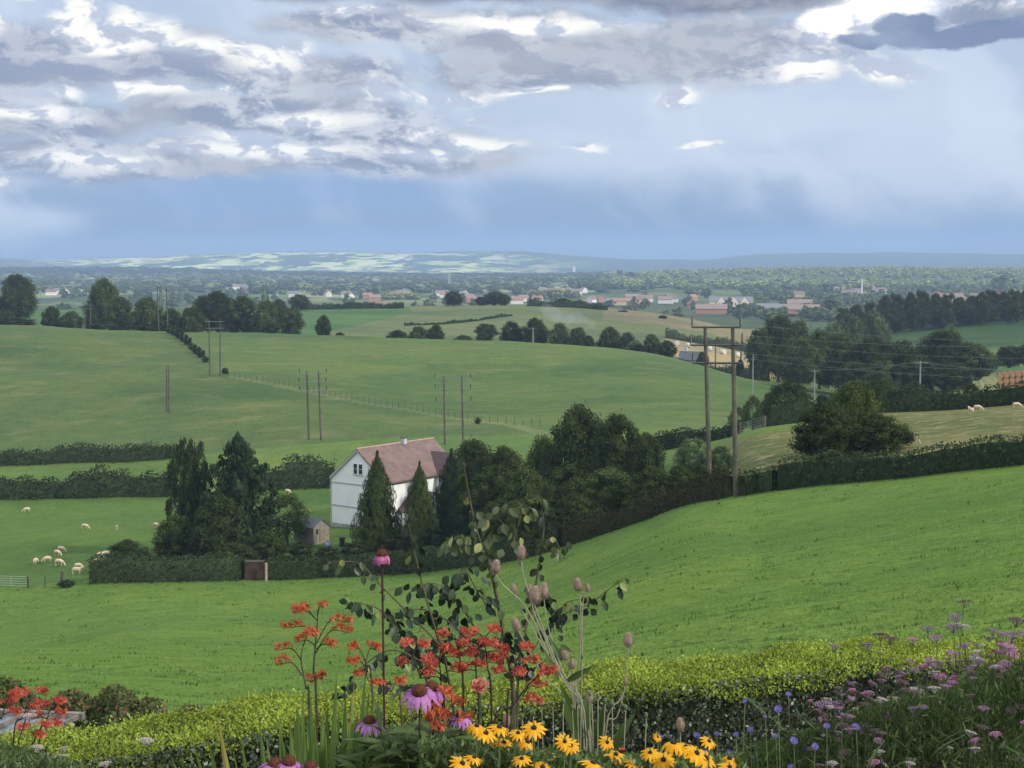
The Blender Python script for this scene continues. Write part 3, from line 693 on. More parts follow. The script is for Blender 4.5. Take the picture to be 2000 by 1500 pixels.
# --- left skyline trees
LS = 'trees along the left skyline'
for kd, px, top, wp, d, lb in (
 ('broad0', 35, 532, 84, 560, 'big broad tree at the far left of the skyline'), ('mid1', 12, 602, 50, 500, 'small tree low at the left edge of the skyline'),
 ('broad1', 203, 541, 74, 520, 'tall round headed tree standing highest of the left skyline'), ('mid0', 102, 595, 46, 505, 'low tree in front of the green gap'),
 ('mid1', 140, 605, 54, 500, 'spreading low tree beside the hedge clumps'), ('mid0', 178, 602, 34, 500, 'small tree by the distant poles'),
 ('mid0', 238, 576, 60, 490, 'tree right under the tall round headed tree'), ('mid1', 288, 577, 74, 480, 'domed tree left of the crest twin pole'),
 ('mid0', 335, 600, 56, 475, 'lower tree just right of the crest twin pole'), ('mid1', 374, 597, 66, 470, 'wide low tree before the big group'),
 ('broad2', 425, 566, 92, 500, 'big domed tree leading the skyline group'), ('mid0', 475, 574, 76, 485, 'second dome of the skyline group'),
 ('mid1', 520, 584, 66, 480, 'third dome of the skyline group'), ('mid0', 566, 597, 66, 472, 'dark tree ending the skyline group'),
 ('mid0', 545, 581, 32, 700, 'bluish round tree beyond the skyline group'), ('mid0', 586, 573, 46, 760, 'bluish broad tree above the crest hedge'),
 ('mid0', 632, 612, 34, 455, 'isolated upright tree on the green slope'), ('mid1', 395, 575, 40, 620, 'grey tree peeping behind the big group')):
    tree(kd, px, top, wp, d, lb, group=LS)
bush(664, 647, 24, 455, 'little bush beside the isolated upright tree')
# --- middle valley trees
MV = 'trees in the dip behind the big hill'
for kd, px, top, wp, d, lb in (
 ('mid0', 776, 642, 46, 450, 'leftmost tree of the valley row'), ('mid1', 817, 635, 46, 452, 'second tree of the valley row'), ('mid0', 851, 631, 38, 452, 'pointed small tree of the valley row'),
 ('mid0', 905, 652, 50, 456, 'low bushy tree in the valley row'), ('mid0', 945, 647, 44, 470, 'low tree before the dark dome'), ('mid0', 950, 630, 52, 560, 'flat tree clump behind the valley row'),
 ('mid0', 1000, 624, 56, 465, 'broad grey tree of the valley row'), ('broad0', 1046, 617, 56, 460, 'highest dark dome of the valley row'), ('mid1', 1092, 628, 50, 455, 'tree with dead twigs right of the dark dome'),
 ('mid0', 1128, 636, 44, 450, 'low dark tree in front of the smoke'), ('mid0', 1150, 652, 28, 440, 'small tree at the gap under the smoke'),
 ('broad1', 1190, 636, 52, 445, 'dark tree directly right of the smoke'), ('mid0', 1224, 646, 42, 438, 'sloping crown beside the pale bush'),
 ('paletree', 1240, 662, 36, 425, 'pale yellow green bushy tree'), ('mid0', 1248, 670, 36, 418, 'dark bush tree in front of the pale one'),
 ('mid1', 1272, 650, 46, 430, 'dark tree halfway down to the cottage'), ('mid0', 1303, 662, 42, 422, 'last dark tree before the cottage')):
    tree(kd, px, top, wp, d, lb, group=MV)
# --- yellow hill crest
CR = 'trees on the yellow hill crest'
for kd, px, top, wp, d, lb in (
 ('mid0', 886, 567, 40, 775, 'round dark tree alone on the far crest'), ('broad0', 966, 568, 52, 775, 'broad dark tree in the crest clump'), ('mid0', 985, 573, 30, 772, 'right shoulder tree of the crest clump'), ('mid0', 942, 578, 34, 772, 'left shoulder tree of the crest clump'),
 ('mid0', 1062, 588, 44, 762, 'low tree starting the crest belt'), ('mid1', 1098, 581, 42, 760, 'tallest tree of the crest belt'), ('mid0', 1130, 586, 40, 757, 'third tree of the crest belt'), ('mid0', 1172, 597, 32, 748, 'last small tree of the crest belt')):
    tree(kd, px, top, wp, d, lb, group=CR)
bush(1217, 605, 24, 735, 'round bush alone on the pale slope'); bush(1295, 615, 22, 715, 'small round bush lower on the straw slope')
# --- right woods
RW = 'trees of the wood filling the right valley'
for kd, px, top, wp, d, lb in (
 ('broad0', 1520, 612, 96, 430, 'big dark tree at the left edge of the wood'), ('mid0', 1482, 640, 60, 425, 'left shoulder tree behind the tall twin pole'), ('mid1', 1560, 622, 70, 440, 'tree behind the left edge of the wood'),
 ('paletree', 1625, 624, 66, 470, 'pale leaved tree in the wood'), ('willow', 1706, 602, 84, 500, 'soft domed willow at the back of the wood'), ('paletree', 1668, 612, 44, 490, 'small pale tree beside the domed willow'),
 ('broad1', 1560, 655, 110, 385, 'rounded tree in the front rank of the wood'), ('broad2', 1640, 648, 120, 390, 'broad tree mid rank of the wood'), ('mid1', 1600, 640, 90, 410, 'dark crown between two broad trees'),
 ('broad0', 1700, 655, 110, 380, 'dark tree under the domed willow'), ('mid0', 1755, 660, 90, 385, 'crown at the centre of the wood'), ('broad0', 1842, 641, 130, 375, 'largest dark tree of the wood'),
 ('paletree', 1852, 630, 54, 400, 'silvery tree top above the largest dark tree'), ('mid1', 1905, 668, 90, 370, 'tree sloping away right of the largest'), ('mid0', 1790, 690, 90, 355, 'low tree in the front of the wood'),
 ('mid1', 1725, 700, 90, 355, 'low front tree near the single pole'), ('mid0', 1665, 700, 80, 360, 'low front tree left of the single pole'), ('mid0', 1860, 705, 100, 350, 'lowest front tree of the wood'),
 ('mid1', 1930, 690, 54, 420, 'bushy tree above the bright green field'), ('mid0', 1970, 672, 62, 430, 'dark tree at the right edge below the hill'), ('mid0', 2010, 664, 60, 430, 'cut off dark tree at the right frame edge'),
 ('mid0', 1890, 742, 70, 235, 'dark bush tree at the foot of the grassy bank')):
    tree(kd, px, top, wp, d, lb, group=RW)
RR = 'row of trees on the right hilltop'
words = ['first', 'second', 'third', 'fourth', 'fifth', 'sixth', 'seventh', 'eighth', 'ninth', 'tenth', 'eleventh', 'twelfth', 'thirteenth', 'fourteenth', 'fifteenth', 'sixteenth', 'seventeenth', 'eighteenth']
for i_, (px, top) in enumerate(((1645, 600), (1672, 592), (1700, 588), (1728, 574), (1752, 572), (1778, 568), (1802, 566), (1826, 570), (1850, 572), (1872, 578), (1894, 576), (1916, 568), (1938, 565), (1960, 567), (1980, 564), (2002, 566), (2024, 566))):
    tree(['poplar', 'mid0', 'poplar', 'broad0'][i_ % 4], px, top, 36 if i_ % 2 else 44, 700-(i_ % 3)*22, words[i_]+' tree from the left in the dark hilltop row', group=RR)
for i_, (px, top, d) in enumerate(((1660, 612, 640), (1700, 606, 650), (1745, 600, 655), (1790, 598, 660), (1835, 594, 665), (1880, 592, 668), (1925, 588, 670), (1970, 582, 672), (2015, 580, 672))):
    tree('mid0', px, top, 62, d, words[i_]+' low crown from the left in the front of the hilltop row', group=RR)
# --- right middle distance
for kd, px, top, wp, d, lb in (
 ('openbush', 1470, 768, 44, 222, 'open leafy tree by the far gate'), ('openbush', 1440, 790, 40, 218, 'small open tree behind the tall twin pole'), ('broad0', 1541, 738, 100, 212, 'dense dark tree above the squared hedge block'),
 ('mid1', 1500, 762, 40, 218, 'narrow tree left of the dense dark tree'), ('mid0', 1606, 765, 44, 210, 'dark crown behind the spreading tree'),
 ('broad1', 1668, 736, 116, 122, 'tall crown of the spreading tree at the hedge'), ('low0', 1618, 784, 160, 117, 'left skirt of the spreading tree, bushy to the ground'), ('low0', 1716, 800, 140, 117, 'right skirt of the spreading tree, bushy to the ground'),
 ('broad2', 1716, 736, 100, 175, 'paler tree behind the spreading tree'), ('mid1', 1770, 775, 70, 172, 'low tree at the start of the pasture hedge'),
 ('mid0', 1840, 770, 80, 166, 'dark bushy tree rising from the pasture hedge')):
    tree(kd, px, top, wp, d, lb, group='trees between pasture and wood')
# --- farmhouse garden trees
GT = 'trees massed beside the farmhouse'
for kd, px, top, wp, d, lb in (
 ('cypress', 738, 877, 96, 169, 'tall drooping cypress right of the white gable'), ('cypress', 820, 897, 74, 167, 'narrower drooping cypress before the brown roof'), ('cypressd', 882, 873, 84, 172, 'blackish conifer covering the house end'),
 ('broad0', 925, 850, 110, 182, 'round tree rising behind the house wing'), ('broad1', 985, 866, 110, 178, 'second round tree right of the house'), ('low0', 948, 915, 120, 160, 'dark leafy tree right under the house wing'),
 ('low1', 1030, 905, 110, 156, 'bushy tree in the middle of the garden mass'), ('broad2', 1130, 783, 140, 165, 'tallest tree of the garden mass'), ('broad0', 1205, 800, 124, 158, 'broad right shoulder of the tallest garden tree'),
 ('broad1', 1060, 845, 92, 170, 'left shoulder of the tallest garden tree'), ('low0', 1110, 900, 130, 148, 'dark tree in front of the tallest garden tree'), ('broad2', 1262, 838, 80, 152, 'olive tree beside the pale willow'),
 ('low1', 1190, 905, 130, 140, 'greyish bush tree above the low hedge'), ('low0', 1275, 905, 110, 131, 'rounded bush tree above the brown hedge'), ('low0', 1130, 960, 120, 137, 'front bush tree over the hedge bend'),
 ('low1', 1040, 960, 110, 146, 'front bush tree behind the garden hedge'), ('low0', 1330, 900, 70, 123, 'dark bush tree left of the twin pole'), ('willow', 1352, 845, 96, 134, 'pale grey green willow behind the twin pole'),
 ('willow', 1408, 862, 60, 131, 'smaller pale willow between the twin poles'), ('low0', 1372, 920, 60, 116, 'dark shrub tree at the foot of the twin pole'), ('openbush', 1414, 905, 40, 110, 'twiggy shrub between the twin pole legs'),
 ('low0', 975, 968, 90, 152, 'dark shrub tree in front of the garden lawn')):
    tree(kd, px, top, wp, d, lb, group=GT)
LG = 'trees left of the farmhouse'
for kd, px, top, wp, d, lb in (
 ('birch', 372, 848, 94, 174, 'weeping birch with drooping curtains of leaves'), ('spruce', 468, 843, 132, 171, 'tall dark spruce with upswept ragged top'), ('low1', 345, 1000, 110, 168, 'leafy thicket under the weeping birch'),
 ('low0', 430, 960, 130, 166, 'dark thicket under the spruce'), ('openbush', 562, 958, 96, 176, 'apple tree with open twigs beside the shed'), ('low0', 520, 1030, 90, 165, 'dark shrub tree by the brick pillar'),
 ('low0', 252, 1048, 92, 165, 'spiky rounded shrub at the garden corner'), ('low1', 455, 1055, 110, 162, 'low shrub right behind the clipped hedge')):
    tree(kd, px, top, wp, d, lb, group=LG)
for px, d, wp, hp, lb in ((590, 168, 60, 30, 'low green shrub in front of the shed'), (640, 166, 60, 26, 'low shrub below the wheelie bin'), (690, 164, 60, 40, 'shrub at the foot of the tall cypress'), (320, 163, 60, 34, 'shrub spilling over the clipped hedge'),
                          (560, 163, 50, 26, 'weedy patch shrub beside the brick pillar'), (780, 164, 60, 44, 'dark shrub between the two cypresses'), (850, 163, 60, 44, 'dark shrub right of the narrow cypress'), (905, 160, 60, 36, 'dark shrub before the garden lawn')):
    o = bush(px, 0, wp, d, lb, 'garden shrubs by the farmhouse', name='shrub'); o.scale = (wp*d/3000, wp*d/3000*0.8, hp*d/3000)
bush(130, 0, 14, 161.5, 'weedy clump at the end of the wire fence', name='shrub').scale = (2.2, 1.6, 0.9)

# --- distant trees: the nearer ones one by one, the farther mass as one woodland
def dist_tree(px, d, h, wd, label, group):
    b = G(px, d); o = bpy.data.objects.new('distant_tree', FAR[random.randrange(4)]); col.objects.link(o)
    o.location = b-Vector((0, 0, 0.5)); o.scale = (wd, wd, h); o.rotation_euler = (0, 0, random.uniform(0, 6)); return tag(o, label, 'tree', group)
TG = 'trees scattered through the far town'
for i_ in range(150):
    px = random.uniform(60, 1640); d = random.uniform(1350, 2500)
    if px > 1250: d = random.uniform(1150, 2400)
    dist_tree(px, d, random.uniform(7, 13)*(1 if random.random() < .85 else 1.4), random.uniform(9, 17), 'hazy round tree among the roofs of the far town', TG)
for px, top, wp, d, lb in ((518, 551, 18, 1500, 'tall narrow bluish tree above the far town'), (314, 553, 10, 1500, 'thin upright tree beyond the crest twin pole'), (488, 545, 7, 2300, 'very thin upright poplar near the red roofs'),
                           (1210, 526, 22, 3300, 'dark pointed pine clump on the plain'), (1232, 530, 20, 3300, 'second pine clump on the plain'), (1352, 560, 40, 2200, 'dark tree left of the gabled mansion'),
                           (1530, 556, 50, 2300, 'dark cedar like tree above the town'), (1612, 553, 46, 2300, 'dark round tree right of the cedar like one'), (1375, 592, 24, 1500, 'dark tree in front of the mansion'),
                           (1620, 580, 46, 1300, 'dark tree right of the salmon roofs'), (1960, 534, 60, 2300, 'dark grove tree at the right far skyline')):
    b = G(px, d); zt = PT(px, top, d).z; dist_tree(px, d, zt-b.z, wp*d/3000, lb, None)
# merged woodland
ps = []
base_v = []
for me in FAR[:3]:
    v = np.empty(len(me.vertices)*3, np.float32); me.vertices.foreach_get('co', v); f = np.empty(len(me.polygons)*4, np.int32); me.polygons.foreach_get('vertices', f); base_v.append((v.reshape(-1, 3), f.reshape(-1, 4)))
small = [mesh_of('t', crown_broad(6, 110, 0.30, z0=0.0, core=True), FT) for _ in range(4)]
base_s = []
for me in small:
    v = np.empty(len(me.vertices)*3, np.float32); me.vertices.foreach_get('co', v); f = np.empty(len(me.polygons)*4, np.int32); me.polygons.foreach_get('vertices', f); base_s.append((v.reshape(-1, 3), f.reshape(-1, 4)))
def wood(n, fpx, fd, hs, ws, name, label, m=FT):
    pxs = fpx(n); ds = fd(n); x = (pxs-1000)/3000*ds; z = Harr(x, ds)
    ps = []
    for i in range(n):
        v, f = base_s[i % 4]; wd = rng.uniform(*ws); h = rng.uniform(*hs)
        ps.append((v*np.array([wd, wd, h])+np.array([x[i], ds[i], z[i]-0.5]), f))
    V, F_ = join(ps); c0 = np.array((0, ds.mean(), 0)); o = mk(name, V-c0, F_, m); o.location = c0
    return tag(o, label, 'woodland', kind='stuff')
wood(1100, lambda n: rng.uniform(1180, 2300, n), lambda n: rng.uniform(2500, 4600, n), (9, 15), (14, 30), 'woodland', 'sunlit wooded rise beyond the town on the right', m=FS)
wood(700, lambda n: rng.uniform(-200, 1300, n), lambda n: rng.uniform(2300, 4600, n), (7, 12), (14, 34), 'woodland', 'hazy tree belts crossing the plain behind the town')
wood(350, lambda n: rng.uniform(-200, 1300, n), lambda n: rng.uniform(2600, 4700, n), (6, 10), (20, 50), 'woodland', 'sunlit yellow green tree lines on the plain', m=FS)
wood(500, lambda n: rng.uniform(1450, 2200, n), lambda n: rng.uniform(1200, 2500, n), (8, 13), (12, 24), 'woodland', 'hazy trees between the hilltop row and the town')
wood(450, lambda n: rng.uniform(-300, 1250, n), lambda n: rng.uniform(4700, 5500, n), (9, 14), (40, 80), 'woodland', 'dark blue wooded ridge below the sunlit hills', m=DK)
for i_, (px, top, wp, d) in enumerate(((1185, 560, 60, 2600),)): pass
# sunlit tree strips in the town, the sun put into their leaf colour
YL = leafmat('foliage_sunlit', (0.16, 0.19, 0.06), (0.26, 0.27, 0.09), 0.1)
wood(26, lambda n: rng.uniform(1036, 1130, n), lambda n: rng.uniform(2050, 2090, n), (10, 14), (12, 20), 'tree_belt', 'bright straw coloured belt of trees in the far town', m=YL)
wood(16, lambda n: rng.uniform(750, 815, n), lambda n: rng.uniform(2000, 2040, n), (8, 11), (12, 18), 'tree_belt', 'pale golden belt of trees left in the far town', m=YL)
wood(30, lambda n: rng.uniform(1135, 1215, n), lambda n: rng.uniform(2500, 2600, n), (12, 16), (16, 26), 'tree_belt', 'light green belt of trees behind the straw coloured one', m=LT)
for me in small: bpy.data.meshes.remove(me)

def turf(n, m, name, label, lo, hi, dark=False):
    px = rng.uniform(-150, 2150, n); py = rng.uniform(930, 1420, n)
    dd = np.geomspace(16, 175, 80); best = np.zeros(n)
    # walk each pixel ray down to the ground
    a = (px-1000)/3000.0; b = (750-py)/3000.0; dy = CP+SP*b; dz = -SP+CP*b
    hit = np.full(n, np.nan); prev = np.full(n, 15.0)
    for d in dd:
        t = d/dy; x = a*t; z = dz*t; g = Harr(x, np.full(n, d)); new = np.isnan(hit) & (z <= g); hit[new] = (prev[new]+d)/2; prev[:] = d
    ok = ~np.isnan(hit); px, py, d, a, dy = px[ok], py[ok], hit[ok]*rng.uniform(0.99, 1.01, ok.sum()), a[ok], dy[ok]
    x = a*d/dy; lim = rows_at(x/d)[0][6]; k_ = (d < lim-1.5) & (d > 16); x, d = x[k_], d[k_]; N = len(x)
    if dark:
        r = 10; cx = np.repeat(x, r)+rng.normal(0, 0.17, N*r)*np.repeat(0.5+d/75, r); cyy = np.repeat(d, r)+rng.normal(0, 0.05, N*r)*np.repeat(0.6+d/70, r); x, d = cx, cyy; N = len(x)
    sz = (rng.uniform(lo, hi, N)*(0.55+d/60))[:, None]
    g = Harr(x, d); C = np.stack([x, d, g+sz[:, 0]*0.33], 1); A = unit(N)*0.55+np.array([0, 0, 1.0])
    NN = unit(N)*0.7+np.array([0, -0.5, 0.7]); V, F_ = leaves(C, NN, sz, sz*0.34, A=A); c0 = np.array((0, 60, -14)); o = mk(name, V-c0, F_, m); o.location = c0
    return tag(o, label, 'grass', kind='stuff')
GR1 = leafmat('grass_blade', (0.116, 0.195, 0.044), (0.185, 0.275, 0.070), 0.35, objvar=0.0); GR2 = leafmat('grass_tuft', (0.045, 0.095, 0.024), (0.085, 0.155, 0.038), 0.25, objvar=0.0)
turf(70000, GR1, 'grass', 'short bright grass of the near pasture', 0.035, 0.075)
turf(900, GR2, 'grass_tufts', 'darker rank tufts dotted over the near pasture', 0.05, 0.10, True)
# ================================================================ buildings
def render_wall(name, c, c2=None, s=0.8, bump=0.05): return mat(name, c, 0.85, c2=c2 or tuple(v*0.86 for v in c), vscale=s, bump=bump)
WHITE = render_wall('white_render', (0.88, 0.88, 0.86), (0.80, 0.82, 0.83), 0.5)
def roofmat(name, a, b, row=0.28):
    m = bpy.data.materials.new(name); m.use_nodes = True; t = NT(m.node_tree); p = t.n['Principled BSDF']; p.inputs['Roughness'].default_value = 0.85
    tcn = t.new('ShaderNodeTexCoord').outputs['Object']
    n1 = t.noise(tcn, 0.8, 6, 0.7); n2 = t.noise(tcn, 4.0, 3, 0.6)
    c = t.mix(t.sm(n1, 0.35, 0.65), C4(a), C4(b)); c = t.mix(t.sm(n2, 0.3, 0.7, 0, 0.4), c, t.mix(1.0, c, (0.6, 0.6, 0.62, 1), 'MULTIPLY'))
    wv = t.new('ShaderNodeTexWave', bands_direction='Z'); t.l.new(tcn, wv.inputs['Vector']); wv.inputs['Scale'].default_value = 1.6; wv.inputs['Distortion'].default_value = 0.4
    c = t.mix(t.m('MULTIPLY', wv.outputs['Fac'], 0.22), c, t.mix(1.0, c, (0.5, 0.5, 0.5, 1), 'MULTIPLY'))
    t.l.new(c, p.inputs['Base Color']); return m
TILE = roofmat('old_red_tile', (0.235, 0.150, 0.130), (0.15, 0.105, 0.098))
TILE2 = roofmat('dark_plum_tile', (0.115, 0.070, 0.068), (0.075, 0.052, 0.055))
GLASS = mat('window_glass', (0.03, 0.035, 0.05), 0.15, spec=0.6)
TRIMG = mat('grey_trim', (0.42, 0.45, 0.50), 0.7)
DARKM = mat('dark_edge', (0.07, 0.065, 0.065), 0.8)
def gable(b, w, l, h, r, y0=0.0, m=0, x0=0.0):
    """gabled wall block: width w in x, length l in +y"""
    x = w/2
    V = [(x0-x, y0, 0), (x0+x, y0, 0), (x0+x, y0, h), (x0, y0, r), (x0-x, y0, h), (x0-x, y0+l, 0), (x0+x, y0+l, 0), (x0+x, y0+l, h), (x0, y0+l, r), (x0-x, y0+l, h)]
    b.add(V, [(0, 1, 2, 3, 4), (6, 5, 9, 8, 7), (1, 6, 7, 2), (0, 4, 9, 5)], m)
def roof(b, w, l, h, r, y0=0.0, ov=0.25, og=0.15, th=0.14, m=0, x0=0.0):
    x = w/2; sl_ = (r-h)/x
    for s in (-1, 1):
        V = []
        for yy in (y0-og, y0+l+og):
            V += [(x0, yy, r+0.02), (x0+s*(x+ov), yy, h-sl_*ov+0.02), (x0+s*(x+ov), yy, h-sl_*ov+0.02+th), (x0, yy, r+0.02+th)]
        b.add(V, [(0, 1, 2, 3), (4, 7, 6, 5), (1, 5, 6, 2), (3, 2, 6, 7), (0, 4, 5, 1)], m)
def window(parent, c, rot, w, h, frame, nx=2, ny=2, bar=0.06):
    f = MB()
    for s in (-1, 1): f.box((s*(w/2-bar/2), 0, 0), (bar, 0.08, h)); f.box((0, 0, s*(h/2-bar/2)), (w-2*bar, 0.08, bar))
    for i in range(1, nx): f.box((-w/2+w*i/nx, 0, 0), (bar*0.7, 0.06, h-2*bar))
    for i in range(1, ny): f.box((0, 0.002, -h/2+h*i/ny), (w-2*bar, 0.05, bar*0.5))
    o = f.obj('window', frame, parent); o.location = c; o.rotation_euler = rot
    g = MB().box((0, 0.015, 0), (w-0.02, 0.03, h-0.02)).obj('pane', GLASS, o)
    return o
gz = H(-18.6, 184.0)-0.3; off = Vector((-18.6, 184.0, gz))
hs = thing('farmhouse', off, 'white rendered farmhouse with a long faded red tile roof behind two cypresses', 'house', rz=-math.atan2(0.6, 0.797))
RH = -22.6-gz; EH = -26.15-gz; WW, LL = 8.8, 14.0
b = MB(); gable(b, WW, LL, EH, RH); b.obj('wall', WHITE, hs)
b = MB(); roof(b, WW, LL, EH, RH, og=0.2); rf = b.obj('roof', TILE, hs)
b = MB()
for s in (-1, 1):
    sl_ = (RH-EH)/(WW/2)
    V = []
    for yy in (-0.26, -0.06):
        V += [(0, yy, RH-0.16), (s*(WW/2+.1), yy, EH-0.26), (s*(WW/2+.1), yy, EH-0.02), (0, yy, RH+0.02)]
    b.add(V, [(0, 1, 2, 3), (4, 7, 6, 5), (1, 5, 6, 2), (0, 4, 5, 1)])
b.obj('barge_board', TRIMG, hs)
MB().tube([(0, -0.25, RH+0.17), (0, LL+0.25, RH+0.17)], 0.12, 8).obj('ridge_tiles', mat('ridge_tile', (0.42, 0.30, 0.26), 0.9, 0.3, 2), rf)
v_ = MB().box((0.25, 8.2, RH+0.35), (0.5, 0.55, 0.75)); v_.box((0.25, 8.2, RH+0.78), (0.66, 0.7, 0.1), 1)
v_.obj('roof_vent', [mat('vent_grey', (0.45, 0.47, 0.5), 0.6), DARKM], rf)
for z_, nm in ((EH-0.65, 'string_course'), (EH-3.45, 'string_course')):
    MB().box((0, -0.04, z_), (WW+0.06, 0.10, 0.13)).obj(nm, TRIMG, hs)
for s in (-0.42, 0.42): window(hs, (0.05+s, -0.03, EH+1.25), (0, 0, 0), 0.72, 1.35, WHITE, 1, 2, 0.06)
MB().box((0.05, -0.08, EH+0.55), (1.75, 0.18, 0.07)).obj('window_sill', TRIMG, hs)
MB().box((3.0, -0.05, EH-4.5), (0.3, 0.12, 0.25)).obj('wall_light', DARKM, hs)
MB().tube([(-4.5, -0.06, 0), (-4.5, -0.06, EH-0.2)], 0.05, 6).obj('downpipe', TRIMG, hs)
for s in (-1, 1): MB().tube([(s*(WW/2+0.32), -0.2, EH-0.22), (s*(WW/2+0.32), LL+0.2, EH-0.22)], 0.07, 8).obj('gutter', DARKM, hs)
MB().box((0, 0, 0.25), (WW+0.05, 0.06, 0.7)).obj('plinth', mat('stained_plinth', (0.42, 0.44, 0.42), 0.9, 0.4, 1.5), hs).location = (0, -0.035, 0)
# wing at the far right end
b = MB(); yw, lw, pw, hw, rw = 9.4, 4.6, 5.6, EH-0.1, EH+2.3
V = [(1.0, yw, 0), (WW/2+pw-1.6, yw, 0), (WW/2+pw-1.6, yw, hw), (1.0, yw, hw), (1.0, yw+lw, 0), (WW/2+pw-1.6, yw+lw, 0), (WW/2+pw-1.6, yw+lw, hw), (1.0, yw+lw, hw), (WW/2+pw-1.6, yw+lw/2, rw)]
b.add(V, [(0, 1, 2, 3), (1, 5, 6, 8, 2), (5, 4, 7, 6), (0, 3, 7, 4)]); b.obj('wing_wall', WHITE, hs)
b = MB(); X0, X1 = 0.7, WW/2+pw-1.4
for s in (-1, 1):
    ye = yw+lw/2+s*(lw/2+0.25); ze = hw-0.25; yr = yw+lw/2
    V = [(X0+1.0, yr, rw+.02), (X1, yr, rw+.02), (X1, ye, ze), (X0+3.4, ye, ze), (X0+1.0, yr, rw+.16), (X1, yr, rw+.16), (X1, ye, ze+.14), (X0+3.4, ye, ze+.14)]
    b.add(V, [(0, 1, 2, 3), (4, 7, 6, 5), (2, 1, 5, 6), (3, 2, 6, 7), (0, 3, 7, 4)])
o = b.obj('wing_roof', TILE2, hs); o['label'] = 'darker plum tile roof of the side wing'
# low front extension
b = MB(); V = []
y0, l0, x1, he, re_ = 2.2, 5.6, WW/2+3.4, 2.6, 4.7
b.box(((WW/2+x1)/2, y0+l0/2, he/2), (x1-WW/2-0.004, l0, he)); 
b.add([(x1-.003, y0+.003, he), (x1-.003, y0+l0-.003, he), (x1-.003, y0+l0/2, re_)], [(0, 1, 2)])
b.obj('extension_wall', WHITE, hs)
b = MB()
for s in (-1, 1):
    yr = y0+l0/2; ye = yr+s*(l0/2+0.25)
    V = [(WW/2+.01, yr, re_+.02), (x1+.2, yr, re_+.02), (x1+.2, ye, he-.15), (WW/2+.01, ye, he-.15), (WW/2+.01, yr, re_+.15), (x1+.2, yr, re_+.15), (x1+.2, ye, he-.02), (WW/2+.01, ye, he-.02)]
    b.add(V, [(0, 1, 2, 3), (4, 7, 6, 5), (2, 1, 5, 6), (3, 2, 6, 7)])
o = b.obj('extension_roof', TILE2, hs); o['label'] = 'dark tile roof of the low front extension'
# garden shed
sh = thing('garden_shed', G(628, 176, -0.1), 'small timber garden shed with grey felt roof beside the white gable', 'shed', rz=R(42))
WOODL = mat('weathered_boards', (0.27, 0.24, 0.19), 0.85, c2=(0.17, 0.155, 0.13), vscale=2.5); FELT = mat('roof_felt', (0.12, 0.135, 0.16), 0.9, 0.25, 2)
b = MB(); gable(b, 2.2, 4.0, 2.1, 2.95); b.obj('wall', WOODL, sh)
b = MB(); roof(b, 2.2, 4.0, 2.1, 2.95, ov=0.2, og=0.12, th=0.06); b.obj('roof', FELT, sh)
MB().box((0.15, -0.03, 0.95), (0.8, 0.06, 1.8)).obj('door', mat('door_boards', (0.26, 0.20, 0.15), 0.8, 0.3, 4), sh)
MB().box((-0.62, -0.02, 1.55), (0.28, 0.05, 0.6)).obj('window', GLASS, sh)
# wheelie bin, bag
wb = thing('wheelie_bin', G(668, 172.5), 'black wheelie bin standing right of the shed', 'bin', rz=R(15))
BLK = mat('black_plastic', (0.025, 0.028, 0.035), 0.5)
b = MB(); b.add([(-.24, -.28, 0.08), (.24, -.28, 0.08), (.24, .22, 0.08), (-.24, .22, 0.08), (-.30, -.36, 1.0), (.30, -.36, 1.0), (.30, .34, 1.0), (-.30, .34, 1.0)], [(3, 2, 1, 0), (4, 5, 6, 7), (0, 1, 5, 4), (1, 2, 6, 5), (2, 3, 7, 6), (3, 0, 4, 7)]); b.obj('body', BLK, wb)
MB().box((0, -0.01, 1.05), (.66, .78, .07)).obj('lid', BLK, wb)
for s in (-1, 1): MB().tube([(s*.27, .26, .11), (s*.33, .26, .11)], 0.11, 10).obj('wheel', BLK, wb)
b = MB().lathe([(0.05, 0), (0.36, 0.05), (0.42, 0.3), (0.34, 0.55), (0.12, 0.7), (0.16, 0.8)], 10); o = b.obj('rubbish_sack', mat('blue_sack', (0.35, 0.40, 0.62), 0.5, 0.5, 5), smooth=True); o.location = G(640, 173.0); tag(o, 'pale blue sack leaning at the shed front', 'sack')
# brick pillar in the hedge line
pl = thing('brick_pillar', G(498, 157.4, -0.3), 'rusty brown brick block standing between two clipped hedges', 'pillar')
BRK = mat('old_brick', (0.075, 0.040, 0.030), 0.95, c2=(0.035, 0.030, 0.022), vscale=1.5, bump=0.3)
MB().box((0, 0, 1.1), (1.9, 0.9, 2.2)).obj('brickwork', BRK, pl); MB().box((0, 0, 2.23), (1.94, 0.94, 0.06)).obj('coping', mat('stone_cap', (0.07, 0.06, 0.05), 0.9, .2), pl)
o = MB().tube([(0, 0, 0), (0, 0, 1.9)], 0.14, 8).obj('gate_post', mat('bleached_post', (0.42, 0.34, 0.27), 0.9, 0.3)); o.location = G(520, 156.2); tag(o, 'pale bleached post right of the brick block', 'post')

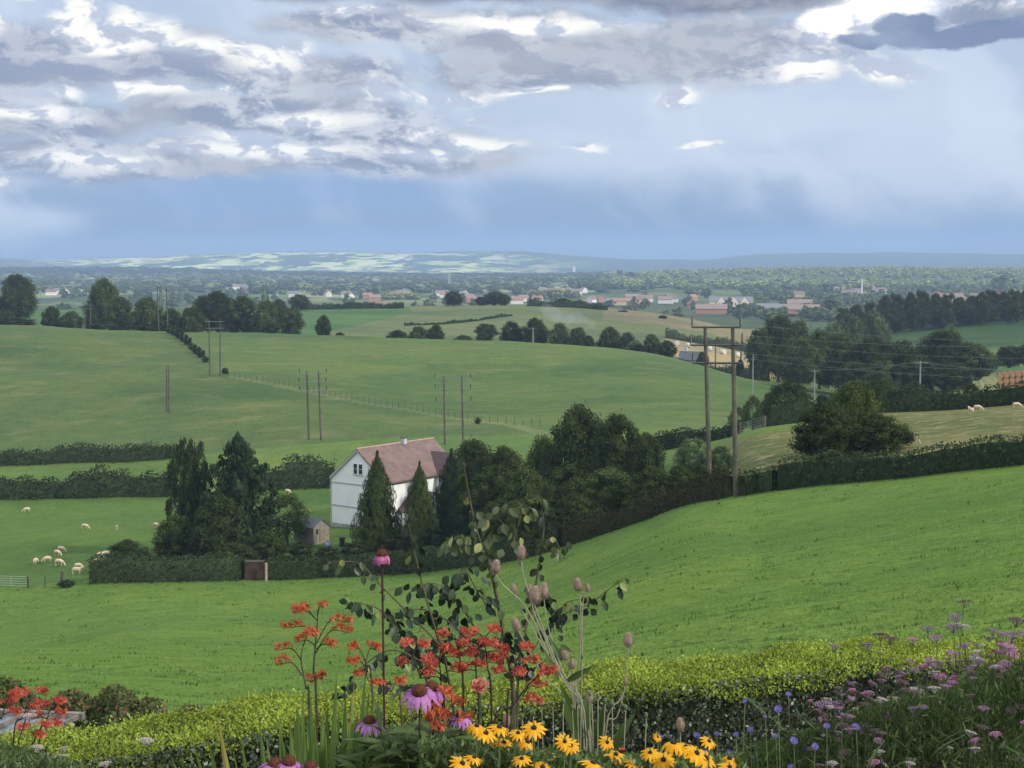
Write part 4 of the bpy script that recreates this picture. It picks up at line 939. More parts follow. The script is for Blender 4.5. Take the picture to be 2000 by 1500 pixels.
# --- town houses
def town_house(px, d, w, l, h, rise, wallc, roofc, rz, label, group, chim=True, up=0.0, gables=0):
    t_ = thing('distant_house', G(px, d, -0.4+up), label, 'house', group, rz=rz)
    b = MB(); gable(b, w, l, h, h+rise, y0=-l/2); b.obj('wall', wallc, t_)
    b = MB(); roof(b, w, l, h, h+rise, y0=-l/2, ov=0.5, og=0.3, th=0.25); r_ = b.obj('roof', roofc, t_)
    if chim: MB().box((0.5, l*0.3, h+rise+0.4), (1.1, 1.1, 2.2)).obj('chimney', wallc, r_)
    return t_
WC = [render_wall('cream_wall', (0.72, 0.66, 0.52)), render_wall('brick_wall', (0.42, 0.22, 0.15)), render_wall('pale_wall', (0.78, 0.76, 0.72)), render_wall('buff_wall', (0.55, 0.42, 0.30))]
RC = [mat('orange_roof', (0.34, 0.19, 0.14), 0.9, .2), mat('grey_roof', (0.22, 0.22, 0.24), 0.9, .2), mat('brown_roof', (0.24, 0.16, 0.13), 0.9, .2), mat('pink_roof', (0.29, 0.22, 0.195), 0.9, .2)]
HGp = 'small houses of the far town'
spec = [(100,575,2),(118,572,2),(130,574,0),(464,560,2),(478,563,1),(575,580,2),(640,578,0),(676,580,2),(684,583,2),(718,582,1),(732,586,1),(775,578,1),(790,580,3),(860,577,2),(872,580,2),(905,578,2),(913,584,1),(920,588,1),(1010,590,2),(1022,586,2),
        (1040,575,2),(1060,570,2),(1078,572,0),(1095,573,2),(1110,571,3),(1125,575,2),(1140,572,2),(1050,588,3),(1155,590,2),(1170,588,1),(1195,592,3),(1208,592,3),(1235,586,3),(1250,590,3),(1262,588,2),(1300,590,2),(1312,588,2),(1352,586,1),
        (1520,570,2),(1640,572,2),(1655,578,2),(1672,575,2),(1700,570,2),(1690,582,3),(1720,574,2),(1560,580,3)]
for i_, (px, py, c_) in enumerate(spec):
    d = 1500+(600-py)*28
    town_house(px, d, 8, random.uniform(11, 18), random.uniform(4.5, 5.5), 3.2, WC[c_], RC[(i_*7+c_) % 4], random.choice([R(80), R(100), R(20), R(-30), R(90)]), 'small hazy house with pitched roof among the far town trees', HGp, chim=(i_ % 3 == 0), up=2.0)
# named ones
town_house(735, 1480, 12, 22, 6, 5, WC[1], RC[0], R(75), 'broad red roofed house in the left of the far town', None, up=0.5)
town_house(1352, 1650, 9, 11, 5, 4, WC[1], RC[3], R(10), 'small salmon house left of the gabled mansion', None, up=0.5)
mn = thing('distant_mansion', G(1428, 1650, 0), 'cream mansion with three steep gables under a grey roof', 'mansion', rz=R(0))
b = MB(); b.box((0, 4, 3.5), (46, 9, 7.5)); b.obj('wall', WC[0], mn)
b = MB()
b.add([(-24, -1, 7.2), (24, -1, 7.2), (24, 4, 13), (-24, 4, 13), (-24, 9, 7.2), (24, 9, 7.2)], [(0, 1, 2, 3), (3, 2, 5, 4), (0, 3, 4), (1, 5, 2)]); b.obj('roof', RC[1], mn)
for gx in (-11, 2.5, 14):
    b = MB(); gable(b, 8, 6, 7.3, 12.5, y0=-2.5, x0=gx); b.obj('gable', WC[0], mn)
    for wx in (-1.6, 1.6): MB().box((gx+wx, -2.55, 5.2), (1.3, 0.15, 2.0)).obj('window', GLASS, mn)
for i_, (px, d, l, lb, wc_, rc_) in enumerate(((1392, 1420, 26, 'long salmon roofed terrace below the mansion', 1, 3), (1374, 1420, 14, 'lower left end house of the salmon terrace', 1, 3), (1562, 1600, 26, 'flat salmon roofed building right of the mansion', 3, 3), (1568, 1400, 30, 'long pink roofed barn in the right of the town', 1, 3), (1530, 1420, 26, 'grey roofed shed left of the pink barn', 3, 1), (1500, 1440, 22, 'second grey roofed shed near the mansion', 3, 1))):
    town_house(px, d, 12, l, 4.5, 4, WC[wc_], RC[rc_], R(82), lb, None, chim=False, up=3)
ST = 'orange roofed houses above the hilltop row'
for i_, (px, py) in enumerate(((1830, 566), (1842, 570), (1852, 574), (1848, 566), (1862, 572), (1872, 568), (1880, 574), (1890, 578), (1868, 580), (1903, 570), (1912, 574), (1935, 564), (1944, 566), (1985, 560), (1992, 562), (2005, 562))):
    town_house(px, 1500-(i_ % 4)*40, 7, 8, 4.5, 3.5, WC[[1, 2, 0, 3][i_ % 4]], RC[[0, 3][i_ % 2]], R([20, 80, -25, 60][i_ % 4]), 'orange and cream house glimpsed above the hilltop trees', ST, chim=False, up=9+((580-py)*0.35))
# hillside white specks: farm buildings on the far hills
for px, d, lb in ((788, 8700, 'long white building high on the sunlit hills'), (1121, 5600, 'white tower on the plain below the hills')):
    t_ = thing('distant_tower' if px > 1000 else 'distant_farm', G(px, d), lb, 'building')
    if px > 1000:
        b = MB().box((0, 0, 12), (9, 9, 26)); b.obj('wall', WC[2], t_); b = MB(); b.lathe([(6, 25), (0.3, 38)], 4); b.obj('spire', WC[2], t_)
    else:
        b = MB(); gable(b, 30, 60, 10, 18, y0=-30); b.obj('wall', WC[2], t_); b = MB(); roof(b, 30, 60, 10, 18, y0=-30, th=1); b.obj('roof', RC[1], t_); t_.rotation_euler.z = R(90)
# cottage in the stubble valley
ct = town_house(1352, 500, 4.5, 8, 3, 2.2, render_wall('cottage_wall', (0.5, 0.5, 0.52)), mat('slate_roof', (0.10, 0.11, 0.14), 0.8, .2), R(65), 'small grey white cottage half hidden below the stubble field', None, up=0.5)
town_house(1332, 500, 3, 5, 2, 1.4, render_wall('outhouse_wall', (0.75, 0.75, 0.77)), RC[1], R(80), 'white outhouse beside the valley cottage', None, chim=False, up=0.2)
for px, top, wp, d, lb in ((1372, 684, 28, 462, 'round tree right of the valley cottage'), (1446, 700, 18, 448, 'small tree on the hedge below the stubble'), (1330, 700, 16, 448, 'small tree left of the valley cottage')):
    tree('mid0', px, top, wp, d, lb)

# --- lattice pylon far away
py_ = thing('distant_pylon', G(878, 2900, 0), 'pale lattice pylon standing in the plain above the town', 'pylon')
b = MB()
for a in (-1, 1):
    for c_ in (-1, 1): b.tube([(a*3.2, c_*3.2, 0), (a*0.8, c_*0.8, 26), (0, 0, 40)], 0.35, 4)
for i in range(8):
    z0, z1 = i*4.4, (i+1)*4.4; r0, r1 = 3.2-i*.33, 3.2-(i+1)*.33
    b.tube([(-r0, -r0, z0), (r1, -r1, z1)], 0.2, 4); b.tube([(r0, -r0, z0), (-r1, -r1, z1)], 0.2, 4)
GAL = mat('galvanised', (0.55, 0.56, 0.57), 0.5, metal=0.2); b.obj('lattice', GAL, py_)
for z_, w_ in ((24, 9), (30, 11), (36, 8)): MB().tube([(-w_, 0, z_), (0, 0, z_+1), (w_, 0, z_)], 0.3, 4).obj('arm', GAL, py_)

# ================================================================ poles and wires
PW = mat('pole_timber', (0.115, 0.105, 0.080), 0.85, c2=(0.065, 0.062, 0.050), vscale=1.2); ARMD = mat('arm_dark', (0.09, 0.095, 0.09), 0.7); STEEL = mat('arm_steel', (0.20, 0.21, 0.21), 0.6); INS = mat('insulator_brown', (0.02, 0.015, 0.018), 0.35)
def hpole(pL, pR, tops, arms, label, dL, dR, name='twin_pole', r=0.15, ins=True, overs=None):
    """two timber poles at columns pL, pR; arms = list of (py, x0, x1)"""
    A, B = G(pL, dL), G(pR, dR)
    ta, tb = PT(tops[2] if len(tops) > 2 else pL, tops[0], dL), PT(tops[3] if len(tops) > 2 else pR, tops[1], dR)
    t_ = thing(name, (A+B)/2, label, 'utility pole'); o0 = t_.location
    for g, tp in ((A, ta), (B, tb)):
        MB().tube([g-o0-Vector((0, 0, 0.4)), (g+(tp-g)*0.5)-o0, tp-o0], [r*1.15, r, r*0.75], 10).obj('pole', PW, t_)
    ax = (B-A); ax.z = 0; ax.normalize()
    n = len(arms)
    for i, (py, x0, x1) in enumerate(arms):
        dm = (dL+dR)/2; zc = PT((x0+x1)/2, py, dm).z
        sgn = 1 if B.x > A.x else -1
        q0 = Vector(((x0-1000)/3000*dm, 0, 0)); q1 = Vector(((x1-1000)/3000*dm, 0, 0))
        def on(xp):
            # point on the pole plane with that image column
            k_ = (xp-1000)/3000.0*1.0
            # solve A + s*ax with x/y = k
            s = (k_*A.y-A.x)/(ax.x-k_*ax.y); v = A+ax*s; v.z = PT(xp, py+3, v.y).z; return v
        e0, e1 = on(x0), on(x1); side = Vector((ax.y, -ax.x, 0))*(r+0.08)
        MB().tube([e0+side-o0, e1+side-o0], 0.075 if dL < 150 else 0.06, 4).obj('crossarm', ARMD if dL < 150 else STEEL, t_)
        if ins:
            for e in (e0, e1):
                b = MB(); b.lathe([(0.03, 0), (0.03, 0.1)]+[(0.085 if j % 2 else 0.055, 0.1+j*0.07) for j in range(9)]+[(0.03, 0.78)], 8); q = b.obj('insulator', INS, t_); q.location = e+side-o0+Vector((0, 0, 0.05))
    return t_
hpole(1387, 1438, (637, 641, 1377, 1431), [(636, 1358, 1453), (671, 1355, 1457), (706, 1360, 1455)], 'tall near twin timber pole with three crossarms rising above the hedge', 113.6, 106.5, r=0.165)
hpole(869, 905, (735, 735, 867, 902), [(736, 851, 921), (757, 852, 921), (781, 853, 922)], 'twin timber pole directly behind the farmhouse roof', 240, 236)
hpole(603, 627, (725, 725, 599, 622), [(726, 585, 638), (743, 584, 637), (760, 586, 638)], 'twin timber pole on the slope left of the farmhouse', 250, 249)
hpole(410, 430, (624, 624, 408, 430), [(625, 400, 438), (638, 401, 437)], 'twin timber pole below the diagonal row of bushes', 332, 332, r=0.16)
hpole(310, 328, (558, 560, 307, 325), [(561, 299, 332)], 'twin timber pole standing on the hill crest', 436, 434, r=0.17, ins=False)
hpole(166, 177, (592, 590), [(593, 158, 182), (600, 160, 182)], 'small grey twin pole beyond the left crest', 455, 455, r=0.15, ins=False)
hpole(325.5, 329.5, (713, 713), [(716, 324, 331)], 'pair of close set poles alone on the left field', 287, 285, r=0.14, ins=False)
def spole(px, top, d, arm, label, r=0.13, c=PW):
    g = G(px, d); tp = PT(px, top, d); t_ = thing('single_pole', g, label, 'utility pole')
    MB().tube([(0, 0, -0.3), (0, 0, tp.z-g.z)], [r*1.2, r*0.8], 8).obj('pole', c, t_)
    if arm: MB().box((0, -r-0.05, tp.z-g.z-0.25), (arm, 0.1, 0.1)).obj('crossarm', STEEL, t_)
    return t_
PW2 = mat('pole_pale', (0.26, 0.26, 0.25), 0.85, 0.2)
spole(1470, 693, 322, 0, 'slim single pole right of the tall twin pole', 0.12, PW2)
spole(1590, 722, 285, 1.8, 'short single pole with crossarm before the wood', 0.13, PW2)
spole(1795, 705, 215, 2.0, 'single pole with crossarm at the right edge of the wood', 0.13, PW2)
spole(1397, 676, 470, 0, 'dark stub pole in the stubble field', 0.2)
spole(1041, 640, 420, 1.6, 'pale short pole poking over the hill crest', 0.16, PW2)
spole(1683, 545, 2000, 6, 'white tall mast in the wooded town', 0.9, mat('white_mast', (0.8, 0.8, 0.8), 0.5))
def wire(name, pts, label, group, sag=0.6, r=0.007):
    b = MB(); P_ = [PT(*p) for p in pts]; full = []
    for i in range(len(P_)-1):
        for j in range(9 if i < len(P_)-2 else 10):
            t = j/9; v = P_[i].lerp(P_[i+1], t); v.z -= sag*4*t*(1-t); full.append(v)
    c0 = full[0].copy(); b.tube([v-c0 for v in full], r, 4); o = b.obj(name, mat('wire_grey', (0.16, 0.18, 0.19), 0.5) if 'wire_grey' not in bpy.data.materials else bpy.data.materials['wire_grey']); o.location = c0
    return tag(o, label, 'power line', group)
WG = 'power lines running right from the twin pole'
for i_, (a, b2, lb) in enumerate((((1453, 633), (2080, 668), 'topmost'), ((1457, 655), (2080, 676), 'second from the top'), ((1457, 668), (2080, 700), 'middle'), ((1455, 690), (2080, 724), 'second from the bottom'), ((1455, 700), (2080, 742), 'lowest'))):
    wire('power_line', [(a[0], a[1], 111), (b2[0], b2[1], 128)], lb+' thin wire running right from the tall twin pole', WG, sag=0.35)
for i_, (dx, lb) in enumerate(((-6, 'left'), (6, 'right'))):
    wire('power_line', [(1590+dx, 721, 285), (1795+dx*1.3, 706, 215), (2080, 722, 180)], lb+' wire joining the two single poles before the wood', 'wires between the single poles', sag=0.5, r=0.011)
wire('power_line', [(868, 780, 240), (1360, 706, 114)], 'faint lower wire from the farmhouse pole to the near twin pole', 'power lines', sag=1.2, r=0.008)
# ================================================================ fences, gates
def fence(pts, n, hpost, label, wires=2, r=0.06, name='wire_fence', mt=PW2):
    P_ = [G(a, b) for a, b in pts]; seg = np.concatenate([[0], np.cumsum([(P_[i+1]-P_[i]).length for i in range(len(P_)-1)])])
    t_ = thing(name, P_[0], label, 'fence'); o0 = P_[0]
    pm = MB().tube([(0, 0, -0.3), (0, 0, hpost)], r, 6).mesh('post', mt); tops = []
    for i in range(n):
        s = seg[-1]*i/(n-1); x = np.interp(s, seg, [p.x for p in P_]); y = np.interp(s, seg, [p.y for p in P_]); z = H(x, y)
        part('post', pm, t_, (x-o0.x, y-o0.y, z-o0.z), (random.uniform(-.05, .05), random.uniform(-.05, .05), 0)); tops.append(Vector((x, y, z))-o0)
    for k_ in range(wires): MB().tube([v+Vector((0, -r, hpost*(0.9-0.3*k_))) for v in tops], 0.012, 3).obj('wire', STEEL, t_)
    return t_
fence([(447, 329), (540, 318), (660, 300), (800, 282), (930, 266), (1055, 256)], 52, 1.25, 'long post and wire fence following the saddle of the hill', mt=PW)
def gate(x0, d0, x1, d1, h, label, mt):
    A, B = G(x0, d0), G(x1, d1); t_ = thing('field_gate', A, label, 'gate'); v = B-A
    for i in range(5): MB().tube([(0, 0, 0.25+i*(h-0.25)/4), (v.x, v.y, v.z+0.25+i*(h-0.25)/4)], 0.03, 6).obj('rail', mt, t_)
    b = MB()
    for s in (0, 0.5, 1): b.tube([(v.x*s, v.y*s, v.z*s+0.2), (v.x*s, v.y*s, v.z*s+h)], 0.035, 6)
    b.obj('upright', mt, t_)
    for s in (-0.01, 1.01): MB().tube([(v.x*s, v.y*s, v.z*s-0.3), (v.x*s, v.y*s, v.z*s+h+0.15)], 0.09, 8).obj('gate_post', PW, t_)
gate(-10, 165.5, 54, 163.5, 1.25, 'pale galvanised field gate at the left frame edge', mat('gate_metal', (0.42, 0.46, 0.45), 0.5, metal=0.2))
fence([(56, 163.4), (80, 162.9), (120, 162)], 3, 1.3, 'short wire fence between the gate and the garden hedge', wires=3, r=0.07, mt=PW)
o = MB().tube([(0, 0, -0.2), (0, 0, 1.7)], 0.17, 8).obj('strainer_post', PW); o.location = G(123, 161.8); tag(o, 'stout dark post ending the short wire fence', 'post')
gate(1446, 190, 1489, 184, 1.4, 'grey field gate behind the pale willow', STEEL)
o = MB().tube([(0, 0, -0.2), (0, 0, 1.5)], 0.2, 8).obj('gate_post', PW); o.location = G(1493, 182); tag(o, 'stout dark post right of the far gate', 'post')

# ================================================================ bales
STRAW = mat('straw', (0.36, 0.20, 0.10), 0.95, c2=(0.22, 0.12, 0.075), vscale=2.5, bump=0.4); WRAP = mat('bale_wrap', (0.62, 0.60, 0.50), 0.5, 0.3)
def bale_mesh(m, nm):
    b = MB(); V = []
    pts = [(0, -0.6, 0), (0, -0.58, 0), (0, 0.58, 0), (0, 0.6, 0)]
    b.tube([Vector(p) for p in pts], [0.56, 0.62, 0.62, 0.56], 18); return b.mesh(nm, m, True)
bm1 = bale_mesh(STRAW, 'round_bale'); bm2 = bale_mesh(WRAP, 'round_bale')
rowsB = [(0, 8), (1, 8), (2, 8), (3, 7)]
for k_, n in rowsB:
    for i in range(n):
        px = 1938+i*12+(k_ % 2)*0
        if k_ == 3 and px < 1950: continue
        g = G(px, 318); o = bpy.data.objects.new('round_bale', bm1); col.objects.link(o); o.location = g+Vector((0, 0, 0.6+1.2*k_)); o.scale = (1.02, 1.1, 1.02)
        tag(o, 'brown round straw bale in the tall stack at the right edge', 'bale', 'stacked round bales at the right edge')
g0 = G(1932, 306)
tp = thing('tarpaulin', g0, 'blue grey sheeted clamp in front of the bale stack', 'tarpaulin')
b = MB(); n = 14
for i in range(n+1):
    x = -3.6+7.2*i/n
    for y, z in ((-1.3, 0), (-0.9, 0.9), (0, 1.3+0.1*math.sin(i*2.1)), (0.9, 0.9), (1.3, 0)): b.V.append((x, y+0.08*math.sin(i*1.7+z), z+0.06*math.sin(i*3)))
for i in range(n):
    for j in range(4): b.F.append((i*5+j, i*5+j+1, (i+1)*5+j+1, (i+1)*5+j)); b.M.append(0)
b.F.append((0, 1, 2, 3, 4)); b.M.append(0); b.F.append(tuple(n*5+j for j in (4, 3, 2, 1, 0))); b.M.append(0)
b.obj('sheet', mat('blue_sheet', (0.13, 0.16, 0.24), 0.5, 0.4, 2), tp)
for i, (px, d) in enumerate(((1322, 610), (1345, 606), (1385, 600), (1412, 590), (1440, 582), (1458, 575), (1480, 568), (1500, 562), (1512, 590))):
    o = bpy.data.objects.new('wrapped_bale', bm2); col.objects.link(o); o.location = G(px, d, 0.9); o.scale = (1.6, 1.6, 1.6); o.rotation_euler = (0, 0, i*1.3)
    tag(o, 'pale wrapped bale lying on the far stubble field', 'bale', 'wrapped bales on the stubble field')
# rough grassy bank before the bales
BK = MB(); n = 16
for i in range(n+1):
    t = i/n; px = 1845+t*100; d = 215+60*t
    g = G(px, d); tp_ = PT(px, 778-52*t**0.8, d); h = max(0.6, tp_.z-g.z)
    for y, z in ((-5, -0.5), (-2.2, h*0.55), (0, h), (2.5, h*0.6), (6, -0.6)): BK.V.append((g.x+0.3*math.sin(i*2+z), g.y+y, H(g.x, g.y+y)+z+0.12*math.sin(i*2.3+y)))
for i in range(n):
    for j in range(4): BK.F.append((i*5+j, (i+1)*5+j, (i+1)*5+j+1, i*5+j+1)); BK.M.append(0)
BANKM = mat('dry_bank', (0.20, 0.19, 0.10), 0.95, c2=(0.10, 0.13, 0.045), vscale=0.5, bump=0.4)
o = BK.obj('bank', BANKM, smooth=True); tag(o, 'dry grassy bank rising to the bale stack', 'bank', kind='structure')

# ================================================================ smoke
sm_ = bpy.data.materials.new('smoke_air'); sm_.use_nodes = True; t = NT(sm_.node_tree); t.n.clear()
v = t.new('ShaderNodeVolumePrincipled'); v.inputs['Color'].default_value = (0.80, 0.88, 1, 1); v.inputs['Density'].default_value = 0.011
oo = t.new('ShaderNodeOutputMaterial'); t.l.new(v.outputs[0], oo.inputs['Volume'])
P0, P1 = PT(1163, 638, 560), PT(1062, 604, 640)
Vs = []; Fs = []
b = MB(); pts = []; rad = []
for i in range(12):
    t_ = i/11; v_ = P0.lerp(P1, t_); v_.z += 1.2*math.sin(t_*7); pts.append(v_-P0); rad.append(0.9+3.6*t_**0.8*(1-0.5*t_*t_)+0.5*math.sin(i*2.2))
b.tube(pts, rad, 12)
o = b.obj('smoke', sm_, smooth=True); o.location = P0; tag(o, 'thin blue smoke drifting left over the valley trees', 'smoke', kind='stuff')

# ================================================================ sheep
WOOL = mat('fleece', (0.60, 0.51, 0.37), 0.95, c2=(0.45, 0.36, 0.25), vscale=6, bump=0.5)
def sheep_mesh(graze):
    me = bpy.data.meshes.new('s'); bm = bmesh.new(); L_ = bm.verts.layers.skin.verify()
    def v(p, r, root=False):
        x = bm.verts.new(p); x[L_].radius = r if isinstance(r, tuple) else (r, r); x[L_].use_root = root; return x
    a = v((-0.42, 0, 0.66), (0.19, 0.21)); b_ = v((-0.12, 0, 0.68), (0.25, 0.27), True); c = v((0.20, 0, 0.68), (0.24, 0.25)); d = v((0.42, 0, 0.70), (0.16, 0.18))
    for p, q_ in ((a, b_), (b_, c), (c, d)): bm.edges.new((p, q_))
    if graze: hp = [((0.58, 0, 0.56), 0.11), ((0.70, 0, 0.34), 0.085), ((0.76, 0, 0.20), 0.075), ((0.82, 0.0, 0.08), 0.05)]
    else: hp = [((0.56, 0, 0.86), 0.11), ((0.62, 0, 0.98), 0.095), ((0.74, 0, 0.96), 0.075), ((0.86, 0, 0.90), 0.05)]
    pv_ = d; hv = []
    for p, r in hp: n_ = v(p, r); bm.edges.new((pv_, n_)); pv_ = n_; hv.append(n_)
    hx = hv[1].co
    for s in (-1, 1): e = v((hx.x-0.02, s*0.16, hx.z+0.02), 0.03); bm.edges.new((hv[1], e))
    for base, x0 in ((a, -0.40), (d, 0.34)):
        for s in (-1, 1):
            k1 = v((x0, s*0.12, 0.45), 0.075); k2 = v((x0+(-0.05 if x0 < 0 else 0.01), s*0.12, 0.24), 0.04); k3 = v((x0, s*0.12, 0.0), 0.03)
            bm.edges.new((base, k1)); bm.edges.new((k1, k2)); bm.edges.new((k2, k3))
    tl = v((-0.62, 0, 0.58), 0.05); t2 = v((-0.64, 0, 0.42), 0.035); bm.edges.new((a, tl)); bm.edges.new((tl, t2))
    bm.to_mesh(me); bm.free(); o = bpy.data.objects.new('s', me); col.objects.link(o)
    o.modifiers.new('k', 'SKIN').use_smooth_shade = True; sb = o.modifiers.new('u', 'SUBSURF'); sb.levels = 2
    bpy.context.view_layer.update(); dg = bpy.context.evaluated_depsgraph_get(); r = bpy.data.meshes.new_from_object(o.evaluated_get(dg)); bpy.data.objects.remove(o)
    r.name = 'sheep'; r.materials.clear(); r.materials.append(WOOL)
    return r
SM = [sheep_mesh(True), sheep_mesh(False)]
for m_ in SM: m_.transform(Matrix.Scale(0.82, 4))
SL = 'sheep grazing in the left valley field'
for px, d, rz, k_, lb, s in (
 (52, 213, 200, 0, 'sheep farthest up the left field near the tall hedge', 1), (166, 196, -10, 0, 'lone sheep high in the field facing right', 1), (228, 194.5, -70, 1, 'small rounded lone sheep nearest the weeping birch side', .85), (305, 196, -30, 0, 'sheep just left of the weeping birch', 1),
 (70, 176, 80, 0, 'leftmost sheep of the lower flock, seen end on', 1), (92, 176, 200, 0, 'second sheep from the left in the lower flock', 1), (120, 181, -20, 0, 'upper sheep of the touching pair', 1.05), (112, 179, -25, 0, 'lower sheep of the touching pair', 1),
 (116, 172.5, -15, 0, 'large sheep in the middle front of the flock', 1.15), (153, 169.5, 10, 0, 'sheep grazing just above the front one', .9), (150, 166.5, -5, 1, 'front sheep closest to the garden hedge', 1.15), (190, 171, 70, 0, 'sheep facing away near the corner shrub', .95),
 (197, 175, 185, 0, 'left sheep of the pair by the corner shrub', 1), (208, 175.5, -10, 0, 'right sheep of the pair by the corner shrub', 1), (562, 217, -30, 0, 'single sheep between spruce and farmhouse', 1)):
    o = bpy.data.objects.new('sheep', SM[k_]); col.objects.link(o); o.location = G(px, d); o.rotation_euler = (0, 0, R(rz)); o.scale = (s,)*3; tag(o, lb, 'sheep', SL)
for px, d, rz, k_, lb in ((1896, 146, 100, 1, 'sheep seen from behind in the rough pasture'), (1910, 149, -20, 0, 'sheep grazing right beside the one seen from behind'), (1986, 148, -10, 0, 'cream sheep grazing at the right edge of the rough pasture'), (1783, 120, -20, 0, 'sheep half hidden right of the spreading tree')):
    o = bpy.data.objects.new('sheep', SM[k_]); col.objects.link(o); o.location = G(px, d); o.scale = (0.88,)*3; o.rotation_euler = (0, 0, R(rz)); tag(o, lb, 'sheep', 'sheep in the rough pasture')
# ================================================================ the garden in the foreground
LEAFG = leafmat('garden_leaf', (0.045, 0.085, 0.022), (0.11, 0.16, 0.045), 0.3, objvar=0.1, gloss=0.03)
SWORD = leafmat('sword_leaf', (0.08, 0.16, 0.035), (0.20, 0.29, 0.06), 0.35, objvar=0.0, gloss=0.05, c=(0.38, 0.34, 0.08))
SAPL = leafmat('sapling_leaf', (0.014, 0.028, 0.020), (0.050, 0.078, 0.040), 0.18, objvar=0.15, gloss=0.03, c=(0.20, 0.24, 0.08))
SAPY = leafmat('sapling_leaf_young', (0.05, 0.075, 0.035), (0.13, 0.165, 0.065), 0.3, objvar=0.1, gloss=0.03, c=(0.28, 0.30, 0.10))
STEMG = mat('green_stem', (0.12, 0.17, 0.07), 0.6, 0.3, 20); STEMP = mat('purple_stem', (0.055, 0.025, 0.028), 0.6, 0.3, 20); STEMD = mat('dry_stem', (0.30, 0.30, 0.20), 0.8, 0.25, 20)
TWIG = mat('twig', (0.10, 0.085, 0.05), 0.8, 0.3, 20)
def petalmat(n, a, b, tr=0.3): return leafmat(n, a, b, tr, objvar=0.06)
ORA = petalmat('orange_petal', (0.42, 0.085, 0.04), (0.66, 0.20, 0.10)); REDO = petalmat('red_petal', (0.40, 0.065, 0.05), (0.68, 0.19, 0.12))
YEL = petalmat('yellow_petal', (0.66, 0.30, 0.015), (0.78, 0.46, 0.05)); PUR = petalmat('purple_petal', (0.34, 0.13, 0.36), (0.52, 0.24, 0.52)); MAG = petalmat('magenta_petal', (0.34, 0.085, 0.20), (0.52, 0.20, 0.36))
CONE = mat('cone_brown', (0.045, 0.012, 0.010), 0.8, c2=(0.12, 0.035, 0.015), vscale=120); CONEB = mat('cone_black', (0.018, 0.010, 0.010), 0.7)

# --- the clipped hedge behind the border
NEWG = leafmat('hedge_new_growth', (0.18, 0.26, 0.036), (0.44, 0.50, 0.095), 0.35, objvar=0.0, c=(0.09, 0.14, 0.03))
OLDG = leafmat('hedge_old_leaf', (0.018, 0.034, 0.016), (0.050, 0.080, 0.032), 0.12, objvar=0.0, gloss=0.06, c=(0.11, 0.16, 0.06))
hp = [(-260, 1530, 0.80), (-60, 1498, 0.80), (130, 1466, 0.80), (300, 1438, 0.80), (500, 1408, 0.72), (700, 1392, 0.7), (900, 1368, 0.72), (1150, 1340, 0.78), (1350, 1316, 0.80), (1600, 1292, 0.80), (1800, 1280, 0.8), (2000, 1272, 0.80), (2300, 1262, 0.8)]
ZT = -2.78
HP = [PT(px, py, -ZT*3000/(py-512)*1.0) for px, py, w_ in hp]
hx = np.array([v.x for v in HP]); hy = np.array([v.y for v in HP]); hw = np.array([a[2] for a in hp])
cumh = np.concatenate([[0], np.cumsum(np.hypot(np.diff(hx), np.diff(hy)))])
def hat(s):
    x, y = np.interp(s, cumh, hx), np.interp(s, cumh, hy); x2, y2 = np.interp(s+.15, cumh, hx), np.interp(s+.15, cumh, hy); x1, y1 = np.interp(s-.15, cumh, hx), np.interp(s-.15, cumh, hy)
    tx, ty = x2-x1, y2-y1; l_ = np.maximum(np.hypot(tx, ty), 1e-6); return x, y, tx/l_, ty/l_, np.interp(s, cumh, hw)
Lh = cumh[-1]
hroot = thing('clipped_hedge', (HP[5].x, HP[5].y, -4.1), 'clipped hedge with bright yellow green new growth on top and a dark side', 'hedge')
ho = np.array((HP[5].x, HP[5].y, -4.1))
n = 84000
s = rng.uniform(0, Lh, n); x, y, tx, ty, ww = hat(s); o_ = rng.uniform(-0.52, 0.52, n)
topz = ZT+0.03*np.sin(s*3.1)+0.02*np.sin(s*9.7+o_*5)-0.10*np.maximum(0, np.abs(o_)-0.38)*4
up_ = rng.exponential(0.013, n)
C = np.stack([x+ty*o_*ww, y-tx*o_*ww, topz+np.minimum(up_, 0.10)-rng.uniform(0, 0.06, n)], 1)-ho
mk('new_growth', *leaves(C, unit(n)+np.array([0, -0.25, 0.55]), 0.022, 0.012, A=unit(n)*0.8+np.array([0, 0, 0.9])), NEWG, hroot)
n = 75000
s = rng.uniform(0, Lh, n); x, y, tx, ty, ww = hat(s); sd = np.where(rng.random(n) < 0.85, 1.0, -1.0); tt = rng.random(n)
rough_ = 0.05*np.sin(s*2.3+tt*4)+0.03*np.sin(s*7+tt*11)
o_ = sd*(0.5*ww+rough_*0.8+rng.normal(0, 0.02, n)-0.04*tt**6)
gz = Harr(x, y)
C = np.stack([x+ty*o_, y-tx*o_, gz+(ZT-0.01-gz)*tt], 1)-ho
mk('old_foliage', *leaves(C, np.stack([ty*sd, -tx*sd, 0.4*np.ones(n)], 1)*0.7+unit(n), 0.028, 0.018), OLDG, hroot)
ns = 90; sI = np.linspace(0, Lh, ns); x, y, tx, ty, ww = hat(sI); V = []
gz = Harr(x, y)
for o1, zt_ in ((-0.43, 0), (-0.42, 1), (0.42, 1), (0.43, 0)): V.append(np.stack([x+ty*o1*ww, y-tx*o1*ww, (ZT-0.07) if zt_ else gz-0.1], 1) if zt_ == 0 else np.stack([x+ty*o1*ww, y-tx*o1*ww, np.full(ns, ZT-0.07)], 1))
V = (np.stack(V, 1)-ho).reshape(-1, 3); f = [(i*4+j, i*4+j+1, (i+1)*4+j+1, (i+1)*4+j) for i in range(ns-1) for j in range(3)]
mk('twiggy_heart', V, np.array(f), mat('hedge_heart', (0.02, 0.022, 0.014), 0.95), hroot)
